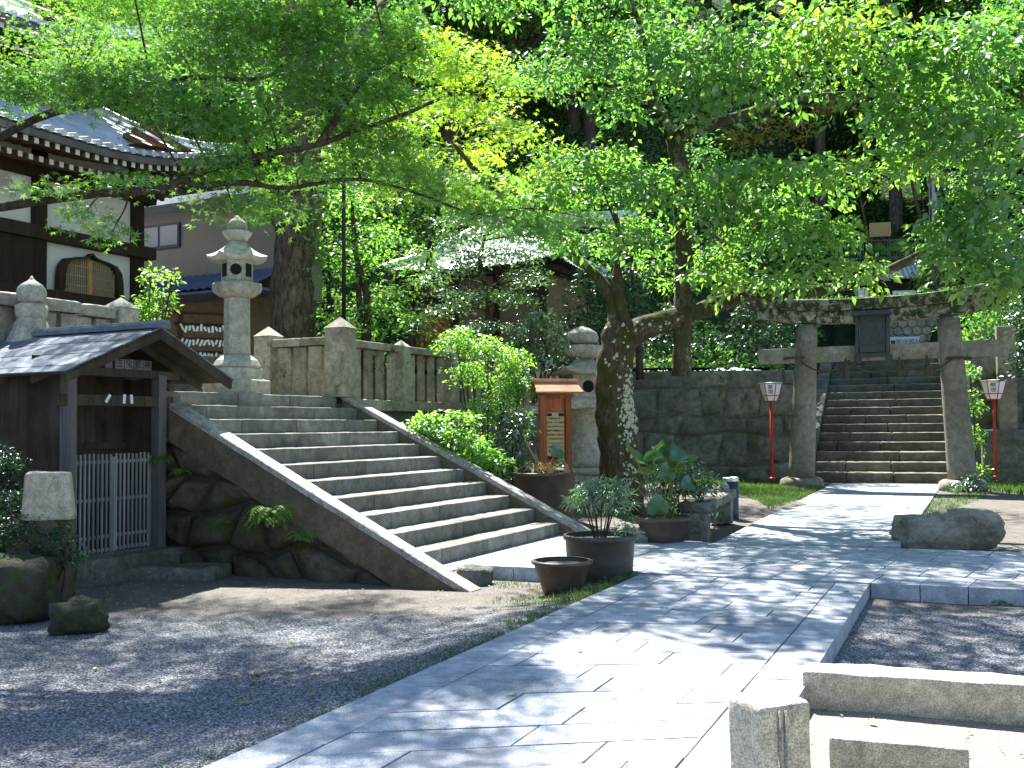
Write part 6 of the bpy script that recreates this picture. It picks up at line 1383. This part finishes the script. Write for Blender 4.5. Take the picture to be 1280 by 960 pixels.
# ferns
def fern(c, n, ln, label, dirv=(0, -1), up=.7, seed=1):
    r_ = random.Random(seed); root = thing('fern', tuple(c), label, 'fern'); mb = MB()
    for i in range(n):
        a = math.atan2(dirv[1], dirv[0]) + r_.uniform(-1.5, 1.5); L = ln * r_.uniform(.7, 1.1); d = Vector((math.cos(a), math.sin(a), 0)); uz = r_.uniform(.3, 1.5) * up; pts = []
        for k in range(15): s = k / 14; pts.append(Vector(c) + d * L * (s * .85) + Vector((0, 0, L * (uz * s - (uz * .75 + .35) * s * s))))
        for k in range(14):
            ax = (pts[k + 1] - pts[k]).normalized(); sd = ax.cross(Vector((0, 0, 1))).normalized(); w_ = L * .26 * math.sin(math.pi * (.12 + .88 * (k + 1) / 15)) ; t_ = r_.random()
            for sg in (-1, 1):
                e = pts[k] + sd * sg * w_ + ax * w_ * .35 + Vector((0, 0, -.2 * w_)); h_ = (pts[k + 1] - pts[k]) * .42; mb.add([pts[k], e.lerp(pts[k], .45) - h_ * .6, e, e.lerp(pts[k], .45) + h_ * .7], [(0, 1, 2, 3)], t_)
        mb.tube(pts, .004, 4)
    build(mb, 'fronds', M['fern'], root); return root
def wall_pt(px, py):      # point on the outer face of the left stair wall
    d = ray(px, py); A0, B0 = .61 - .446 * 3.88, 13.6 - .895 * 3.88; k = d.x / d.y; v = (A0 - k * B0) / (.895 + k * .446); Y = B0 + .446 * v; return Vector((d.x / d.y * Y, Y, H + d.z / d.y * Y)) + Vector((-.02, -.05, 0))
fern(wall_pt(345, 652), 26, .36, 'bright sunlit fern sprouting from the stair wall', (-.4, -.9), 1.3, 3)
fern(wall_pt(380, 670), 14, .2, 'dark fern tuft low on the stair wall right of the bright fern', (-.3, -1), .8, 4)
fern(wall_pt(232, 590), 10, .17, 'small green fern high on the boulder wall beside the shed', (-.3, -1), .8, 5)
fern(wall_pt(209, 572), 12, .25, 'shaded fern between the shed post and the boulder wall', (-.3, -1), .5, 6)
fern(wall_pt(285, 650), 8, .14, 'tiny fern in a joint of the boulder wall below the bright fern', (-.3, -1), .6, 7)
for px, py, lb in ((1098, 741, 'low weed at the inner corner of the gravel bed'), (1135, 742, 'leafy weed under the kerb of the gravel bed'), (1255, 750, 'small weed under the kerb near the right edge')):
    g = G(px, py + 4, -.12); fern(Vector((g.x, g.y, -.11)), 9, .15, lb, (0, -1), .7, px)
# grass
def inpoly(x, y, poly):
    c_ = False; j = len(poly) - 1
    for i in range(len(poly)):
        if (poly[i][1] > y) != (poly[j][1] > y) and x < (poly[j][0] - poly[i][0]) * (y - poly[i][1]) / (poly[j][1] - poly[i][1]) + poly[i][0]: c_ = not c_
        j = i
    return c_
def XY(l): return [tuple(G(a, b, -.02).xy) for a, b in l]
mainpoly = [tuple(p.xy) for p in (PL1, PR1, NR, NL)]; crosspoly = [tuple(p.xy) for p in (CF[0], CF[1], CN[1], CN[0])] ; appr = [tuple(p.xy) for p in (fa, fb, fd, fc)]
def blades(pts, hs):
    P = np.array(pts); n = len(P); h_ = np.array(hs); an = rng.random(n) * 6.28; D = np.stack([np.cos(an) * .45, np.sin(an) * .45, np.ones(n)], 1); D[:, :2] += rng.normal(size=(n, 2)) * .25; N = np.stack([np.sin(an), -np.cos(an), np.zeros(n)], 1)
    return P, D, N, h_, rng.random(n)
BL = (np.array([(0, .07, 0), (0, -.07, 0), (.6, -.05, .08), (1, 0, .22), (.6, .05, .08)]), [(0, 1, 2, 3, 4)])
pts, hs = [], []
areas = [(XY([(900, 612), (925, 603), (990, 600), (1030, 612), (1020, 619), (965, 640), (935, 628), (905, 618)]), 6500, .11), (XY([(800, 600), (930, 596), (985, 596), (985, 604), (900, 612), (830, 615)]), 2600, .16), (XY([(1195, 600), (1300, 598), (1300, 622), (1240, 615), (1185, 617)]), 3800, .15), (XY([(1168, 622), (1250, 615), (1180, 640), (1135, 660)]), 1500, .07),
         (XY([(800, 596), (1000, 585), (985, 575), (800, 575)]), 1800, .3)]
for poly, n_, hh in areas:
    x0, x1 = min(p[0] for p in poly), max(p[0] for p in poly); y0, y1 = min(p[1] for p in poly), max(p[1] for p in poly); k = 0; tries = 0
    while k < n_ and tries < n_ * 20:
        tries += 1; x, y = random.uniform(x0, x1), random.uniform(y0, y1)
        if inpoly(x, y, poly) and not inpoly(x, y, appr) and y < 25.9: pts.append((x, y, gz(x, y) - .01)); hs.append(hh * random.uniform(.5, 1.2)); k += 1
# tufts along the edge of the main path and round the pots
dd = (PL2 - PL1); nn = Vector((dd.y, -dd.x, 0)).normalized()
if nn.x > 0: nn = -nn
for _ in range(5200):
    s = random.random() ** 1.3 * 1.1; q = PL1 + dd * s; den = noise.noise(Vector((s * 14, 3, 1))) + .55 * (1 - s) ; off = abs(random.gauss(0, .10 + .1 * max(0, den)))
    if random.random() > den + .32 or off > .6: continue
    p = q + nn * (off + .01); pts.append((p.x, p.y, gz(p.x, p.y) - .01)); hs.append(random.uniform(.015, .055) * (1 + .5 * (s < .25)))
for _ in range(2600):
    x, y = random.uniform(-.2, 1.3), random.uniform(8.6, 10.9)
    if inpoly(x, y, mainpoly) or inpoly(x, y, crosspoly) or (FS.inverted() @ Vector((x, y, 0))).y > -.35 or noise.noise(Vector((x * 2, y * 2, 5))) < -.05: continue
    pts.append((x, y, gz(x, y) - .01)); hs.append(random.uniform(.02, .06))
for _ in range(1500):
    g = G(random.uniform(770, 900), random.uniform(668, 682), -.02)
    if inpoly(g.x, g.y, crosspoly): continue
    pts.append((g.x, g.y, gz(g.x, g.y) - .01)); hs.append(random.uniform(.02, .06))
a = blades(pts, hs); me = leaf_mesh('grass', a[0], a[1], a[2], a[3], BL, a[4]); tag(link_mesh('grass', me, M['grass'], None, None), 'short green grass beside the paths and round the pots', 'grass', kind='stuff')
# loose gravel near the camera
def pebbles(n, test, smin, smax):
    out = []
    while len(out) < n:
        y = 2.8 + 8.6 * random.random() ** 1.25; x = random.uniform(-.62 * y - .4, .62 * y + .2)
        if test(x, y): out.append((x, y, gz(x, y)))
    P = np.array(out); th = rng.random(n) * 6.28; s = smin + (smax - smin) * rng.random(n) ** 3
    o = np.array([(1, 0, 0), (0, 1, 0), (-1, 0, 0), (0, -1, 0), (0, 0, 1), (0, 0, -1)], float) * .5
    V = np.repeat(o[None], n, 0) * (.65 + .5 * rng.random((n, 6, 1))); V[..., 2] *= .6; c_, s_ = np.cos(th)[:, None], np.sin(th)[:, None]
    V = np.stack([V[..., 0] * c_ - V[..., 1] * s_, V[..., 0] * s_ + V[..., 1] * c_, V[..., 2]], 2) * s[:, None, None] + P[:, None]
    T_ = np.array([(0, 1, 4), (1, 2, 4), (2, 3, 4), (3, 0, 4), (1, 0, 5), (2, 1, 5), (3, 2, 5), (0, 3, 5)]); idx = (T_[None] + (np.arange(n) * 6)[:, None, None]).reshape(-1)
    me = bpy.data.meshes.new('gravel'); me.vertices.add(n * 6); me.vertices.foreach_set('co', V.reshape(-1).astype(np.float32)); me.loops.add(len(idx)); me.loops.foreach_set('vertex_index', idx.astype(np.int32)); me.polygons.add(n * 8); me.polygons.foreach_set('loop_start', (np.arange(n * 8) * 3).astype(np.int32)); me.update(calc_edges=True)
    at = me.attributes.new('tint', 'FLOAT', 'FACE'); at.data.foreach_set('value', np.repeat(rng.random(n), 8).astype(np.float32)); return me
FSI = FS.inverted()
def ok(x, y):
    if inpoly(x, y, mainpoly) or inpoly(x, y, crosspoly) or (x > 1 and y < 6): return False
    q = FSI @ Vector((x, y, 0)); return not (q.y > -.5 and q.x > -4.2) and not (y > 8.3 + 1.2 * noise.noise(Vector((x * .8, y * .8, 2))) and random.random() < .8)
t = NT('gravel_chips'); M['chips'] = t.set(t.ramp(t.tint(), [(0, (.12, .13, .16)), (.5, (.27, .285, .32)), (.85, (.46, .47, .5)), (1, (.34, .28, .22))]), .9)
tag(link_mesh('gravel', pebbles(60000, ok, .009, .024), M['chips'], None, None), 'loose grey gravel chips covering the forecourt', 'gravel', kind='stuff')
# fine leaf litter
lp_ = []
while len(lp_) < 2600:
    y = 3.2 + 12 * random.random() ** .8; x = random.uniform(-.6 * y - .3, .6 * y)
    onp = inpoly(x, y, mainpoly) or inpoly(x, y, crosspoly); q = FSI @ Vector((x, y, 0))
    if (q.y > -.5 and q.x > -4.2) or (onp and random.random() < .93) or (y < 7 and random.random() < .5): continue
    lp_.append((x, y, (.02 if onp else gz(x, y) + .012)))
P_ = np.array(lp_); n_ = len(P_); an_ = rng.random(n_) * 6.28; D_ = np.stack([np.cos(an_), np.sin(an_), rng.normal(size=n_) * .1], 1); N_ = np.array([0, 0, 1.]) + rng.normal(size=(n_, 3)) * .25
M['litter'] = m_leaf('dry_litter', [(.06, .04, .02, 1), (.16, .10, .045, 1), (.24, .17, .07, 1), (.14, .16, .05, 1)], trans=.1, gloss=.02)
tag(link_mesh('leaf_litter', leaf_mesh('leaf_litter', P_, D_, N_, .012 + .03 * rng.random(n_) ** 2, OVAL, rng.random(n_)), M['litter'], None, None), 'fine dry leaf litter strewn over the ground', 'leaf litter', kind='stuff')
# fallen leaves: one thing each
spots_ = [(120, 833, 'pale'), (322, 841, 'bright'), (304, 880, 'broad'), (318, 852, 'narrow brown'), (366, 800, 'small'), (388, 882, 'tiny'), (95, 765, 'curled'), (408, 861, 'thin green'), (640, 870, 'dry'), (725, 815, 'faded'), (1058, 742, 'dark crumpled'), (1090, 900, 'withered'), (870, 735, 'little')]
for i, (px, py, ad) in enumerate(spots_):
    onp = px > 600 and px < 1080; g = G(px, py, .0 if onp else -.1); z = .004 if onp else gz(g.x, g.y) + .008
    mb = MB(Matrix.Translation((g.x, g.y, z)) @ Matrix.Rotation(i * 1.9, 4, 'Z')); s = .055 if i in (1, 2) else .035
    mb.grid(lambda p, q: ((p - .5) * s * 1.6, (q - .5) * s * (1 - (2 * p - 1) ** 2 * .9), .006 + .01 * abs(q - .5) + .012 * (p - .3) ** 2), 6, 4, (i * .37) % 1)
    where = 'on the paving' if onp else 'on the gravel'
    near = ['near the left edge', 'nearest the shaded centre of the forecourt', 'close to the grassy path edge', 'just below a bright leaf', 'in a patch of sun', 'beside the path edge weeds', 'below the bluish rock', 'among weeds at the path edge', 'at the middle of the main path', 'under dappled light on the main path', 'by the corner of the gravel bed', 'between the two kerbs', 'just before the crossing'][i]
    build(mb, 'fallen_leaf', M['deadleaf' if i != 10 else 'ink'], loc=(g.x, g.y, z), label=f'{ad} fallen leaf {where} {near}', cat='fallen leaf', group='fallen leaves')
# sprigs of moss and ivy on the torii lintel
rng = np.random.default_rng(9); pp = []
for i in range(420):
    x = rng.uniform(-2.9, 2.6); p = FT @ Vector((x, rng.uniform(-.32, .1), 4.33 + .25 * abs(x / 2.85) ** 2.6 + rng.uniform(-.05, .04))); pp.append(tuple(p))
for i in range(160): x = rng.uniform(.9, 1.9); p = FT @ Vector((x, -.28, rng.uniform(3.9, 4.35))); pp.append(tuple(p))
P_ = np.array(pp); a = sprays(P_, np.zeros_like(P_), 7, .06, .028, .5, .3, .8); me = leaf_mesh('moss_tufts', a[0] - np.array(tor.location), *a[1:4], OVAL, a[4]); o = link_mesh('moss_tufts', me, M['lf_mid'], tor, None)
